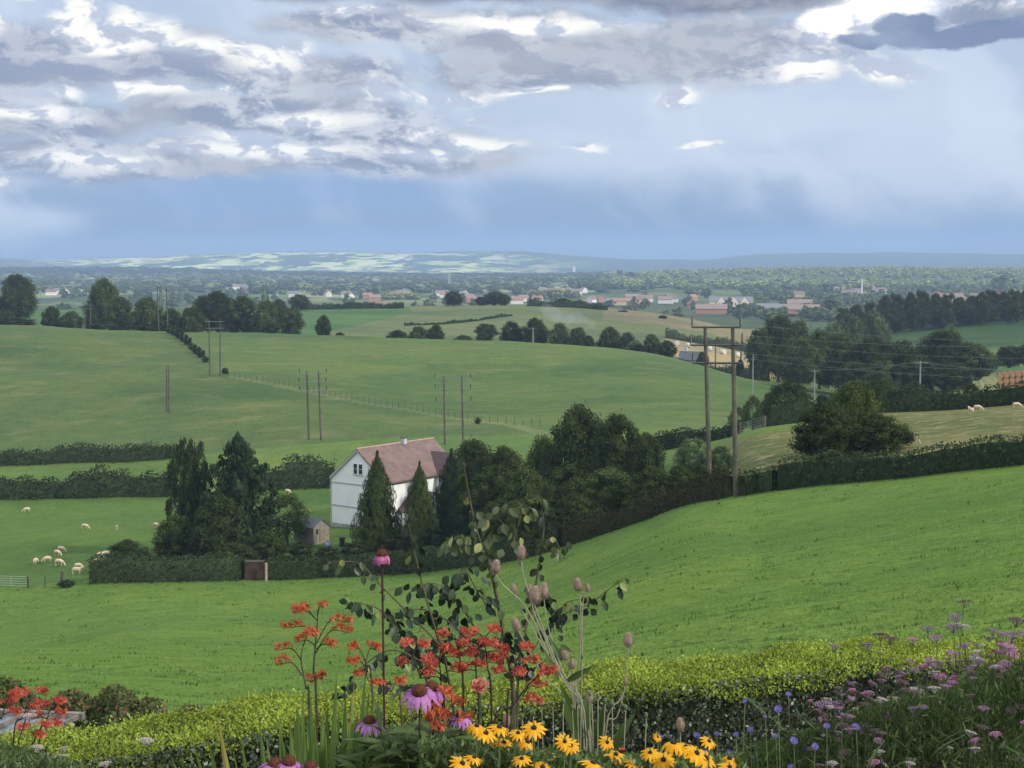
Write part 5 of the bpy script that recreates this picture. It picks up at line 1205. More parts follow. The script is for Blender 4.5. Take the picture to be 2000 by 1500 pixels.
# bramble and field edge scrub behind the hedge on the left
BRM = leafmat('bramble_leaf', (0.045, 0.062, 0.026), (0.105, 0.125, 0.050), 0.25, c=(0.16, 0.09, 0.06))
def scrub(pts, wd, label, leaf, dens, m, name):
    """pts: (px, top py, d)"""
    P_ = [(G(a, d), PT(a, py, d).z) for a, py, d in pts]; X_ = [p.x for p, _ in P_]; Y_ = [p.y for p, _ in P_]; Zt = [z for _, z in P_]
    cu = np.concatenate([[0], np.cumsum(np.hypot(np.diff(X_), np.diff(Y_)))]); n = int(cu[-1]*dens)
    s = rng.uniform(0, cu[-1], n); x = np.interp(s, cu, X_); y = np.interp(s, cu, Y_); zt = np.interp(s, cu, Zt)
    o_ = rng.uniform(-1, 1, n); g = Harr(x, y+o_*wd); lump = 0.05*np.sin(s*4+o_*2)+0.05*np.sin(s*11+o_*5)
    zz_ = g+(zt-g)*(1-0.5*o_**2)*(1+lump)
    dp = rng.random(n)**2*0.5
    C = np.stack([x+rng.normal(0, .03, n), y+o_*wd, g+(zz_-g)*(1-dp)], 1); c0 = np.array((X_[0], Y_[0], C[:, 2].min()))
    o = mk(name, *leaves(C-c0, unit(n)+np.array([0, -0.3, 0.6]), leaf, leaf*0.65), m); o.location = c0; return tag(o, label, 'shrub')
scrub([(-120, 1338, 13.5), (60, 1350, 13.5), (130, 1352, 13.5), (200, 1364, 13.3), (260, 1374, 13), (330, 1386, 12.6), (400, 1398, 12.2), (480, 1414, 12)], 0.9, 'tangled bramble thicket behind the left end of the clipped hedge', 0.05, 9000, BRM, 'bramble')

# --- glazed cold frame behind the left flowers
cf = thing('cold_frame', G(15, 10.6), 'old glazed cold frame with white bars behind the red flowers', 'cold frame', rz=R(-8), scale=(0.56, 1, 1))
gzf = cf.location.z; zt = PT(60, 1412, 10.8).z-gzf; zb = PT(60, 1438, 10.3).z-gzf
FRM = mat('flaked_white_bar', (0.22, 0.20, 0.17), 0.9, 0.5, 8); PANE = mat('milky_glass', (0.05, 0.08, 0.11), 0.5, c2=(0.20, 0.24, 0.28), vscale=6, spec=0.6)
MB().box((0, -0.33, zb/2-0.03), (1.5, 0.04, zb-0.05)).box((0, 0.33, zt/2-0.03), (1.5, 0.04, zt-0.05)).obj('box', mat('old_timber', (0.13, 0.11, 0.08), 0.9, 0.3), cf)
ang = math.atan2(zt-zb, 0.7)
for i in range(5):
    xx = -0.72+0.36*i
    MB().box((0, 0, 0), (0.035, 0.74, 0.03), mat=Matrix.Rotation(ang, 3, 'X')).obj('glazing_bar', FRM, cf).location = (xx, 0, (zt+zb)/2+0.02)
for i in range(4):
    MB().box((0, 0, 0), (0.32, 0.70, 0.006), mat=Matrix.Rotation(ang, 3, 'X')).obj('pane', PANE, cf).location = (-0.54+0.36*i, 0, (zt+zb)/2)
for yy, z_ in ((-0.36, zb), (0.36, zt)): MB().box((0, yy, z_+0.02), (1.56, 0.05, 0.05)).obj('rail', FRM, cf)

# --- leaf with a fold
def leaf3(b, base, d, nrm, l, w, prof=(0.05, 0.8, 1.0, 0.72, 0.0), fold=0.18, bend=0.15):
    d = Vector(d).normalized(); nrm = Vector(nrm); nrm = (nrm-d*nrm.dot(d)); nrm = nrm.normalized() if nrm.length > 1e-4 else Vector((0, 0, 1)); sd = d.cross(nrm)
    V = []; k_ = len(prof)
    for i, p in enumerate(prof):
        t = i/(k_-1); m_ = Vector(base)+d*(l*t)-nrm*(bend*l*t*t)
        V += [m_-sd*(w/2*p)+nrm*(fold*w/2*p), m_, m_+sd*(w/2*p)+nrm*(fold*w/2*p)]
    F_ = []
    for i in range(k_-1):
        F_ += [(3*i, 3*i+1, 3*i+4, 3*i+3), (3*i+1, 3*i+2, 3*i+5, 3*i+4)]
    b.add(V, F_)
def bez(p, n=14):
    """smooth path through points"""
    p = [Vector(v) for v in p]; out = []
    for i in range(len(p)-1):
        p0 = p[max(i-1, 0)]; p1 = p[i]; p2 = p[i+1]; p3 = p[min(i+2, len(p)-1)]
        m_ = max(2, n//(len(p)-1))
        for j in range(m_+(1 if i == len(p)-2 else 0)):
            t = j/m_; out.append(0.5*((2*p1)+(p2-p0)*t+(2*p0-5*p1+4*p2-p3)*t*t+(3*p1-p0-3*p2+p3)*t**3))
    return out
U = random.uniform
# --- sapling
sap = G(985, 5.7); st = thing('sapling', sap, 'slender leafy sapling with hanging oval leaves rising above the flowers', 'sapling')
def branch(pts, r0, r1, leafn, size=0.046, young=False, hang=0.75, clump=1):
    leafn = int(leafn*1.55); size *= 0.92
    P_ = bez([v-sap for v in pts], 6*len(pts)); nP = len(P_)
    MB().tube(P_, [r0+(r1-r0)*i/(nP-1) for i in range(nP)], 5).obj('branch', TWIG, st)
    b = MB(); 
    for i in range(leafn):
        t = (0.10+0.90*(i+U(0, .8))/leafn); t = min(t, 1.0); q_ = t*(nP-1); k_ = min(int(q_), nP-2); p = P_[k_].lerp(P_[k_+1], q_-k_)
        for c in range(clump):
            a = U(0, 6.28); out = Vector((math.cos(a), math.sin(a)*0.8, 0))
            pet = p+out*U(0.008, 0.05 if clump > 1 else 0.022)+Vector((0, 0, U(-0.02, 0.01)))
            d = out*U(0.2, 0.8)+Vector((0, 0, -hang*U(0.6, 1.5)))
            leaf3(b, pet, d, Vector((U(-.7, .7), -1+U(-.5, .9), U(-.2, .7))), size*U(0.65, 1.15), size*U(0.6, 0.82)*U(.8, 1))
            b.strip([p, pet], [0.0009, 0.0007], Vector((1, 0, 0)))
    b.obj('leaves', SAPY if young else SAPL, st)
def pp(*a): return [PT(x, y, d) for x, y, d in a]
branch([sap]+pp((1003, 1400, 5.7), (985, 1250, 5.7), (962, 1130, 5.68), (935, 1050, 5.66), (918, 980, 5.65), (905, 905, 5.6)), 0.010, 0.003, 14, 0.05, True, clump=1)
branch(pp((962, 1130, 5.68), (1000, 1060, 5.6), (1018, 1000, 5.6), (1008, 975, 5.6)), 0.004, 0.0015, 9, 0.045, True, clump=2)
branch([sap+Vector((0.03, 0, 0))]+pp((1012, 1330, 5.75), (1040, 1180, 5.8), (1056, 1080, 5.8), (1062, 1020, 5.8), (1052, 965, 5.8)), 0.007, 0.002, 18, 0.045, clump=1)
branch(pp((940, 1110, 5.66), (960, 1040, 5.6), (985, 990, 5.55)), 0.003, 0.0012, 9, 0.048, True, clump=2)
branch(pp((912, 1050, 5.7), (890, 1050, 5.6), (876, 1070, 5.6)), 0.003, 0.0012, 8, 0.045, True, clump=2)
branch(pp((1056, 1060, 5.8), (1080, 1050, 5.75), (1095, 1075, 5.7)), 0.003, 0.0012, 8, 0.04, True, clump=2)
branch([sap+Vector((-0.06, 0.02, 0))]+pp((880, 1350, 5.6), (850, 1230, 5.5), (822, 1130, 5.5), (808, 1070, 5.5), (798, 1022, 5.5)), 0.006, 0.0016, 16, 0.042, clump=1)
branch(pp((860, 1260, 5.5), (800, 1200, 5.5), (740, 1140, 5.5), (700, 1100, 5.5), (640, 1098, 5.5)), 0.004, 0.0014, 13, 0.038, True, clump=1)
branch(pp((860, 1290, 5.6), (790, 1240, 5.5), (740, 1190, 5.5), (690, 1175, 5.5)), 0.004, 0.0014, 14, 0.046, clump=2)
branch(pp((880, 1330, 5.6), (820, 1290, 5.5), (760, 1270, 5.5), (700, 1310, 5.5), (668, 1362, 5.5)), 0.004, 0.0014, 18, 0.044, clump=1)
branch(pp((930, 1230, 5.68), (890, 1170, 5.6), (850, 1140, 5.6), (800, 1150, 5.6)), 0.004, 0.0014, 15, 0.048, clump=2)
branch(pp((925, 1260, 5.68), (870, 1210, 5.55), (810, 1190, 5.5), (770, 1230, 5.5)), 0.004, 0.0014, 14, 0.048, clump=2)
branch(pp((960, 1280, 5.7), (900, 1250, 5.6), (830, 1260, 5.55), (780, 1290, 5.5)), 0.004, 0.0014, 14, 0.046, clump=2)
branch(pp((960, 1200, 5.7), (930, 1150, 5.6), (905, 1110, 5.6), (895, 1150, 5.6)), 0.003, 0.0014, 10, 0.046, clump=2)
branch(pp((1040, 1200, 5.8), (1060, 1160, 5.8), (1075, 1180, 5.8), (1082, 1240, 5.8)), 0.003, 0.0014, 10, 0.042, clump=2)
branch(pp((1030, 1290, 5.75), (1060, 1240, 5.8), (1100, 1200, 5.8), (1150, 1180, 5.8), (1190, 1150, 5.8), (1218, 1130, 5.8)), 0.004, 0.001, 13, 0.042, clump=1)
branch(pp((1085, 1215, 5.8), (1105, 1178, 5.75), (1150, 1168, 5.7)), 0.003, 0.001, 9, 0.042, clump=1)
branch(pp((1020, 1320, 5.7), (1065, 1290, 5.7), (1100, 1260, 5.7)), 0.003, 0.001, 9, 0.045, clump=1)
branch(pp((1010, 1330, 5.7), (1000, 1270, 5.65), (980, 1240, 5.6), (1030, 1230, 5.6)), 0.003, 0.001, 12, 0.045, clump=2)
branch(pp((860, 1340, 5.6), (790, 1340, 5.5), (740, 1330, 5.5)), 0.003, 0.001, 12, 0.046, clump=1)

# --- crocosmia
def croc_flower_mesh(m, nm):
    b = MB()
    tube_ = [Vector((0, 0, 0)), Vector((0.004, 0, 0.010)), Vector((0.012, 0, 0.018)), Vector((0.022, 0, 0.021))]
    b.tube(tube_, [0.0014, 0.0022, 0.0034, 0.0045], 5)
    for k_ in range(6):
        a = k_*math.pi/3; r = Vector((0, math.cos(a), math.sin(a)))
        p0 = tube_[-1]+r*0.003; pts = [p0, p0+Vector((0.010, 0, 0))+r*0.006, p0+Vector((0.014, 0, -0.002))+r*0.015, p0+Vector((0.012, 0, -0.004))+r*0.021]
        b.strip(pts, [0.003, 0.0042, 0.0034, 0.0006], Vector((1, 0, 0)).cross(r).normalized())
    return b.mesh(nm, m)
CF = {0: croc_flower_mesh(ORA, 'flower'), 1: croc_flower_mesh(REDO, 'flower')}
def croc_bud(): 
    b = MB(); b.tube([(0, 0, 0), (0.004, 0, 0.006), (0.010, 0, 0.010)], [0.0018, 0.0024, 0.0008], 5); return b.mesh('bud', ORA)
CB = croc_bud()
def crocosmia(base, pts, sprays, label, kind=0, group='crocosmia sprays in the border', fs=1.0):
    t_ = thing('crocosmia', base, label, 'flower', group)
    P_ = bez([Vector((0, 0, 0))]+[p-base for p in pts], 18); MB().tube(P_, [0.0045-(0.0030)*i/(len(P_)-1) for i in range(len(P_))], 5).obj('stem', STEMP if kind else TWIG, t_)
    nf = 0
    for (A, B_, C_, nfl) in sprays:
        q_ = bez([v-base for v in (A, B_, C_)], 12); MB().tube(q_, [0.0022-0.0012*i/(len(q_)-1) for i in range(len(q_))], 4).obj('branch', STEMP, t_)
        for i in range(nfl):
            t = 1-0.52*(i/(max(1, nfl-1))); k_ = min(int(t*(len(q_)-1)), len(q_)-2); p = q_[k_].lerp(q_[k_+1], t*(len(q_)-1)-k_)
            dr = (q_[k_+1]-q_[k_]).normalized(); az_ = math.atan2(dr.y, dr.x)+(0.5 if i % 2 else -0.5)
            s_ = U(0.50, 0.68)*fs
            if nf < 95: part('flower', CF[kind], t_, p, (U(-.3, .3), U(-0.35, 0.15), az_), (s_, s_, s_)); nf += 1
        for j in range(3): p = q_[-1]+(q_[-1]-q_[-2]).normalized()*0.006*j; part('bud', CB, t_, p, (0, 0, U(0, 6)))
    return t_
def spray(px, py, d, dx, dy, n=7):
    """from the stem at px,py an arching branch ending dx,dy away (pixels)"""
    return (PT(px, py, d), PT(px+dx*0.45, py+dy*0.95-4, d+U(-.05, .05)), PT(px+dx, py+dy, d+U(-.08, .08)), n)
b0 = G(607, 4.7)
crocosmia(b0, pp((604, 1400, 4.7), (598, 1345, 4.7), (588, 1290, 4.7), (592, 1262, 4.7)), [spray(590, 1320, 4.7, -42, -22, 5), spray(589, 1290, 4.7, -42, -20, 5), spray(592, 1262, 4.7, 20, -20, 5), spray(596, 1330, 4.7, 10, 2, 3)], 'left orange crocosmia stem, lower of the two standing over the sword leaves')
crocosmia(G(622, 4.72), pp((618, 1380, 4.72), (612, 1320, 4.72), (616, 1260, 4.72), (620, 1210, 4.72), (620, 1200, 4.72)),
          [spray(620, 1212, 4.72, -44, -14, 7), spray(620, 1235, 4.72, -58, -8, 7), spray(620, 1200, 4.72, 10, -12, 4), spray(619, 1255, 4.72, 56, -40, 7), spray(617, 1275, 4.72, 62, -40, 8), spray(618, 1268, 4.72, 30, -6, 6), spray(616, 1262, 4.72, -34, -8, 5), spray(612, 1330, 4.72, 14, -4, 4), spray(612, 1205, 4.72, -24, -10, 5)],
          'tallest orange crocosmia stem over the sword leaves')
for i_, (bx, d, pth, sp_, lb) in enumerate((
  (735, 4.6, [(728, 1380), (716, 1300), (712, 1285)], [(712, 1290, -22, -20, 6), (713, 1300, 20, -30, 6), (720, 1330, -18, -10, 4), (716, 1310, -24, -14, 6)], 'orange crocosmia tuft left of the tall coneflower stem'),
  (790, 4.5, [(785, 1420), (770, 1360), (756, 1345)], [(758, 1345, -22, -8, 5), (765, 1350, 20, -14, 4)], 'low crocosmia tuft just left of the twin coneflower'),
  (850, 4.6, [(840, 1400), (820, 1320), (805, 1280)], [(808, 1290, -16, -24, 7), (806, 1285, 24, -20, 7), (815, 1310, 30, -6, 7), (812, 1300, -24, -2, 6), (820, 1325, 22, -16, 6)], 'red crocosmia behind the twin coneflower'),
  (870, 4.7, [(865, 1420), (862, 1340), (858, 1290)], [(858, 1295, 36, -10, 8), (860, 1305, -26, -10, 8), (862, 1320, 34, -6, 8), (862, 1325, -30, 0, 7), (858, 1290, 8, -18, 6)], 'dense red crocosmia at the centre of the cluster'),
  (905, 4.75, [(905, 1400), (900, 1300), (888, 1240)], [(890, 1250, -24, -4, 7), (890, 1255, 26, -14, 7), (896, 1280, -30, -4, 7), (896, 1285, 30, -6, 7), (902, 1310, 34, -8, 8)], 'upright red crocosmia in front of the sapling stem'),
  (940, 4.7, [(935, 1400), (930, 1320), (928, 1270)], [(928, 1275, 34, -12, 8), (928, 1280, -26, -14, 7), (930, 1300, 40, -4, 8), (930, 1310, -30, 2, 7), (929, 1290, 16, -26, 6)], 'thick red crocosmia right of centre'),
  (965, 4.7, [(960, 1400), (952, 1300), (945, 1240)], [(946, 1248, 24, -10, 7), (946, 1250, -20, -8, 6), (950, 1275, 34, 0, 8)], 'highest red crocosmia of the cluster, near the rose'),
  (990, 4.6, [(990, 1420), (1000, 1340), (1010, 1285)], [(1010, 1290, 22, -16, 7), (1008, 1300, -30, -12, 7), (1005, 1310, 38, -14, 7), (1002, 1325, -30, -10, 6)], 'right hand upright crocosmia above the hedge'),
  (940, 4.4, [(960, 1450), (1000, 1380), (1040, 1330), (1062, 1315)], [(1040, 1335, 30, -16, 7), (1020, 1360, 34, -16, 6), (1030, 1345, -16, -26, 6), (1062, 1318, 20, -4, 4), (1010, 1365, 44, 6, 6)], 'leaning dark stemmed crocosmia reaching right over the hedge'),
  (900, 4.3, [(900, 1450), (885, 1420), (870, 1385)], [(872, 1390, 24, -12, 7), (874, 1395, -26, -6, 7), (880, 1410, 30, 0, 5), (868, 1385, 0, -24, 6)], 'orange crocosmia right below the twin coneflower'),
  (860, 4.2, [(858, 1470), (852, 1430), (852, 1412)], [(852, 1415, -14, -6, 7), (852, 1415, 16, -8, 7), (853, 1418, 2, 6, 6)], 'bright orange crocosmia bloom low above the yellow daisies'))):
    crocosmia(G(bx, d), [PT(x, y, d) for x, y in pth], [spray(x, y, d, dx, dy, n) for x, y, dx, dy, n in sp_], lb, kind=0 if i_ in (0, 1, 9, 10) else 1)
for i_, (bx, d, pth, sp_, lb) in enumerate((
  (20, 5.6, [(25, 1460), (45, 1400), (60, 1365)], [(58, 1368, -30, -12, 8), (58, 1372, 28, -14, 8), (50, 1385, -34, -8, 8), (52, 1390, 34, -8, 8), (55, 1378, -10, -18, 7)], 'red flower spray highest of the far left clump'),
  (70, 5.6, [(75, 1470), (90, 1410), (100, 1380)], [(100, 1385, 22, -12, 8), (98, 1390, -30, -8, 8), (95, 1400, 26, -4, 8), (95, 1405, -30, 0, 8), (88, 1425, 26, -8, 7)], 'red flower spray at the right of the far left clump'),
  (-20, 5.6, [(-10, 1450), (5, 1400), (10, 1375)], [(10, 1378, 24, -18, 8), (8, 1385, -20, -8, 6), (8, 1395, 28, 0, 8), (4, 1405, -24, 0, 6)], 'red flower spray cut by the left frame edge'),
  (70, 5.4, [(62, 1500), (66, 1450), (76, 1430)], [(72, 1435, 24, -14, 7), (70, 1440, -30, -12, 8), (68, 1450, 10, -10, 6)], 'low red flower spray over the cold frame'))):
    crocosmia(G(bx, d), [PT(x, y, d) for x, y in pth], [spray(x, y, d, dx, dy, n) for x, y, dx, dy, n in sp_], lb, kind=1, group='red sprays at the far left')
# sword leaves
sw = thing('sword_leaves', G(560, 4.5), 'clump of upright sword shaped green leaves under the orange crocosmia', 'plant'); so = sw.location
b = MB()
def blade(b, o, base, tip, w_, bend=0.0, face=None):
    A = base-o; B_ = tip-o; md = A.lerp(B_, 0.5)+Vector((0, 0, 0.02+bend)); P_ = bez([A, A.lerp(md, .5), md, B_], 9); n_ = len(P_)
    sd = face or Vector((math.cos(U(-.9, .9)), math.sin(U(-.9, .9)), 0)).normalized()
    V = []; 
    for i, p in enumerate(P_):
        t = i/(n_-1); ww_ = w_/2*(1-(max(0, t-0.45)/0.55)**2)**0.8+0.0004
        V += [p-sd*ww_, p+Vector((sd.y, -sd.x, 0))*ww_*0.3, p+sd*ww_]
    b.add(V, [(3*i+j, 3*i+j+1, 3*i+4+j, 3*i+3+j) for i in range(n_-1) for j in (0, 1)])
tips = [(378, 1452), (400, 1418), (425, 1400), (470, 1432), (505, 1400), (520, 1440), (545, 1392), (566, 1460), (585, 1400), (590, 1330), (606, 1348), (614, 1385), (628, 1400), (640, 1370), (658, 1312), (650, 1420), (662, 1388), (675, 1350), (690, 1356), (700, 1380), (715, 1296), (722, 1342), (733, 1340), (730, 1390), (748, 1375), (570, 1425), (556, 1450), (600, 1430), (620, 1445), (636, 1430), (645, 1455), (672, 1420), (688, 1400), (705, 1430), (580, 1372), (692, 1330), (335, 1478), (455, 1462), (765, 1420), (780, 1448)]
for i, (tx_, ty_) in enumerate(tips+[(U(560, 740), U(1390, 1470)) for _ in range(85)]):
    d = U(4.3, 4.8); bx = 620+(tx_-620)*0.45+U(-25, 25)
    blade(b, so, G(bx, d), PT(tx_, ty_, d), U(0.026, 0.044), bend=U(0, 0.03))
b.obj('leaves', SWORD, sw)

# --- coneflowers and daisies
def head_mesh(npet, r0, ln, wd, droop, m, nm, lift=0.0, layers=1):
    b = MB()
    for L2 in range(layers):
        for k_ in range(npet):
            a = 2*math.pi*(k_+0.5*L2)/npet+U(-.08, .08); r = Vector((math.cos(a), math.sin(a), 0)); sd = Vector((-math.sin(a), math.cos(a), 0)); l_ = ln*U(0.85, 1.1); dr = droop+U(-.14, .14)
            pts = []; 
            for j in range(5):
                t = j/4; an = lift-dr*t*1.2
                pts.append(r*(r0+l_*t*math.cos(dr*t*0.9))+Vector((0, 0, l_*t*math.sin(an)*0.9)))
            wv = [wd*0.35, wd*0.95, wd, wd*0.85, wd*0.25]
            V = []
            for j, p in enumerate(pts): V += [p-sd*wv[j]/2, p+Vector((0, 0, wd*0.10)), p+sd*wv[j]/2]
            b.add(V, [(3*j+i, 3*j+i+1, 3*j+4+i, 3*j+3+i) for j in range(4) for i in (0, 1)])
    return b.mesh(nm, m)
def cone_mesh(r, h, m, spiky=True):
    b = MB(); prof = [(r*0.75, -h*0.25), (r, 0.0), (r*0.97, h*0.35), (r*0.78, h*0.72), (r*0.45, h*0.94), (r*0.1, h)]
    b.lathe(prof, 14)
    if spiky:
        for i in range(90):
            t = (i+0.5)/90; a = i*2.39996; ph = math.acos(1-t*0.98); p = Vector((math.cos(a)*math.sin(ph)*r, math.sin(a)*math.sin(ph)*r, math.cos(ph)*h)); nn = Vector((p.x, p.y, p.z*(r/h)**2+0.002)).normalized()
            b.tube([p-nn*0.001, p+nn*r*0.22], [r*0.06, r*0.015], 3, cap=False)
    return b.mesh('cone', m, False)
EC_P = head_mesh(15, 0.014, 0.046, 0.0125, 0.75, PUR, 'petals'); EC_D = head_mesh(14, 0.012, 0.042, 0.013, 1.55, MAG, 'petals'); EC_C = cone_mesh(0.020, 0.021, CONE)
RU_P = head_mesh(13, 0.007, 0.034, 0.0115, 0.35, YEL, 'petals'); RU_D = head_mesh(12, 0.007, 0.034, 0.0125, 0.85, YEL, 'petals'); RU_C = cone_mesh(0.0088, 0.009, CONEB, False)
def daisy(px, py, d, label, petals, cone, cat='flower', name='coneflower', group=None, tilt=(0.35, 0), s=1.0, stem=STEMG, sr=0.0026, bx=None, leafy=True):
    g = G(bx if bx is not None else px+U(-14, 14), d+U(-.02, .02)); tp = PT(px, py, d); v = tp-g
    t_ = thing(name, g, label, cat, group)
    P_ = bez([(0, 0, 0), v*0.5+Vector((U(-.015, .015), 0, 0)), v-Vector((0, 0, 0.03)), v], 9); MB().tube(P_, sr, 5).obj('stem', stem, t_)
    if leafy:
        b = MB()
        for i in range(7):
            t = U(0.2, 0.85); p = v*t; a = U(0, 6.28); leaf3(b, p, (math.cos(a), math.sin(a), U(0.3, 0.9)), (0, 0, 1), U(0.06, 0.11), U(0.015, 0.028), bend=0.3)
        b.obj('leaves', LEAFG, t_)
    part('petals', petals, t_, v, (tilt[0], tilt[1], U(0, 1)), (s, s, s)); part('cone', cone, t_, v, (tilt[0], tilt[1], 0), (s, s, s))
    return t_
EG = 'purple coneflowers in the border'
daisy(746, 1084, 4.6, 'tall dark stemmed coneflower with drooping pink petals standing against the hedge', EC_D, EC_C, group=EG, tilt=(0.05, 0), s=0.88, stem=STEMP, sr=0.0036, bx=768)
daisy(843, 1344, 4.32, 'rear coneflower of the overlapping twin blooms', EC_P, EC_C, group=EG, tilt=(0.30, 0.1), s=1.0, stem=STEMP, bx=850)
daisy(819, 1352, 4.22, 'front coneflower of the overlapping twin blooms', EC_P, EC_C, group=EG, tilt=(0.42, -0.05), s=1.08, stem=STEMP, bx=824)
daisy(722, 1410, 4.3, 'lilac coneflower seen side on left of the twin blooms', EC_P, EC_C, group=EG, tilt=(0.15, 0.0), s=0.86)
daisy(901, 1400, 4.3, 'small purple coneflower just above the yellow daisies', EC_P, EC_C, group=EG, tilt=(0.12, 0.0), s=0.78)
for px, py, lb in ((536, 1494, 'leftmost dark cone at the bottom edge'), (564, 1490, 'purple coneflower at the bottom edge between two others'), (606, 1500, 'rightmost of the three coneflowers at the bottom edge')):
    daisy(px, py, 4.0, lb, EC_P, EC_C, group=EG, tilt=(0.25, 0.1), s=0.9, stem=STEMP)
RGp = 'yellow black eyed daisies along the bottom'
ru = [(949, 1432, 'big yellow daisy facing us at the left of the bed', 1.15, .5), (975, 1421, 'yellow daisy tucked behind the big left one', 1.0, .2), (931, 1418, 'half turned yellow daisy under the small coneflower', .95, .1), (1043, 1422, 'orange tinted yellow daisy above the others', 1.0, .25),
      (1030, 1450, 'yellow daisy with swept petals near the red bud', 1.05, .15), (1012, 1432, 'frayed yellow daisy between two brighter ones', .9, .3), (1071, 1473, 'flat yellow daisy seen edge on above the pink bud', 1.1, .12), (1019, 1482, 'small yellow daisy right of the pink bud', .85, .3), (903, 1491, 'yellow daisy low at the left bottom corner of the bed', .95, .4),
      (926, 1480, 'yellow daisy behind the low left one', .85, .2), (1060, 1499, 'yellow daisy cut by the bottom edge under the flat one', 1.0, .3), (1103, 1448, 'curled yellow daisy on a thin stem', .8, .8), (1203, 1474, 'yellow daisy with raised dark eye in the middle', 1.0, .3), (1158, 1491, 'wide yellow daisy near the bottom centre', 1.05, .2),
      (1315, 1452, 'large golden daisy with hanging petals at the top of the right clump', 1.25, .05), (1340, 1460, 'golden daisy pressed against the large one', 1.05, .4), (1361, 1471, 'golden daisy at the centre of the right clump', 1.05, .5), (1378, 1481, 'golden daisy right below the clump centre', 1.1, .6), (1296, 1484, 'drooping golden daisy at the clump bottom', 1.1, .5),
      (1266, 1494, 'dark eyed golden daisy cut by the bottom edge', 1.1, .4), (1242, 1492, 'pale golden daisy left in the right clump', .95, .2), (1425, 1482, 'rightmost golden daisy, apart from the clump', .95, .15), (1385, 1448, 'small yellow daisy topping the right clump', .75, .4), (1270, 1470, 'frayed yellow daisy left of the large golden one', .85, .2),
      (1425, 1499, 'golden daisy under the rightmost one', .9, .3), (1115, 1456, 'second curled yellow daisy right of the thin stem one', .8, .6), (984, 1450, 'yellow daisy low between the left blooms', .85, .35), (1285, 1440, 'yellow bud opening above the right clump', .5, .9), (1186, 1450, 'upright yellow bloom behind the middle daisy', .7, .8)]
for i_, (px, py, lb, s_, tl) in enumerate(ru):
    s_ *= 0.80*U(.88, 1.05); daisy(px, py, 3.75+U(-.15, .2), lb, RU_D if tl < 0.2 else RU_P, RU_C, name='black_eyed_daisy', group=RGp, tilt=(tl+U(-.1, .25), U(-.35, .35)), s=s_, stem=STEMG, sr=0.0018)

# --- teasels
def teasel_mesh():
    b = MB(); prof = [(0.004, 0), (0.012, 0.004), (0.0165, 0.018), (0.0155, 0.034), (0.011, 0.048), (0.004, 0.056), (0.001, 0.058)]
    b.lathe(prof, 12)
    for i in range(240):
        t = (i+0.5)/240; a = i*2.39996; z = 0.003+0.053*t; r = float(np.interp(z, [p[1] for p in prof], [p[0] for p in prof])); p = Vector((math.cos(a)*r, math.sin(a)*r, z)); nn = Vector((math.cos(a), math.sin(a), 0.55)).normalized()
        b.tube([p, p+nn*0.0065], [0.0011, 0.0002], 3, cap=False)
    h = b.mesh('seed_head', mat('teasel_head', (0.24, 0.19, 0.135), 0.9, c2=(0.36, 0.27, 0.22), vscale=60))
    b = MB()
    for k_ in range(7):
        a = k_*0.9; r = Vector((math.cos(a), math.sin(a), 0)); b.strip([r*0.003, r*0.018+Vector((0, 0, 0.001)), r*0.028+Vector((0, 0, 0.014)), r*0.030+Vector((0, 0, U(0.03, 0.045)))], [0.0012, 0.001, 0.0007, 0.0002], Vector((-math.sin(a), math.cos(a), 0)))
    return h, b.mesh('bracts', STEMD)
TH, TB = teasel_mesh()
TGp = 'dry teasel heads'
def teasel(px, py, d, pth, label, s=1.0, lean=0.0):
    s *= 0.8
    """py = head base; pth = stem pixels from the base upward, first on the ground"""
    g = G(pth[0], d); tp = PT(px, py, d); t_ = thing('teasel', g, label, 'teasel', TGp)
    P_ = bez([Vector((0, 0, 0))]+[PT(x, y, d)-g for x, y in pth[1:]]+[tp-g], 16); MB().tube(P_, [0.0036-0.0018*i/(len(P_)-1) for i in range(len(P_))], 6).obj('stem', STEMD, t_)
    part('seed_head', TH, t_, tp-g, (0.05, lean, U(0, 6)), (s, s, s)); part('bracts', TB, t_, tp-g, (0.05, lean, U(0, 6)), (s, s, s)); return t_
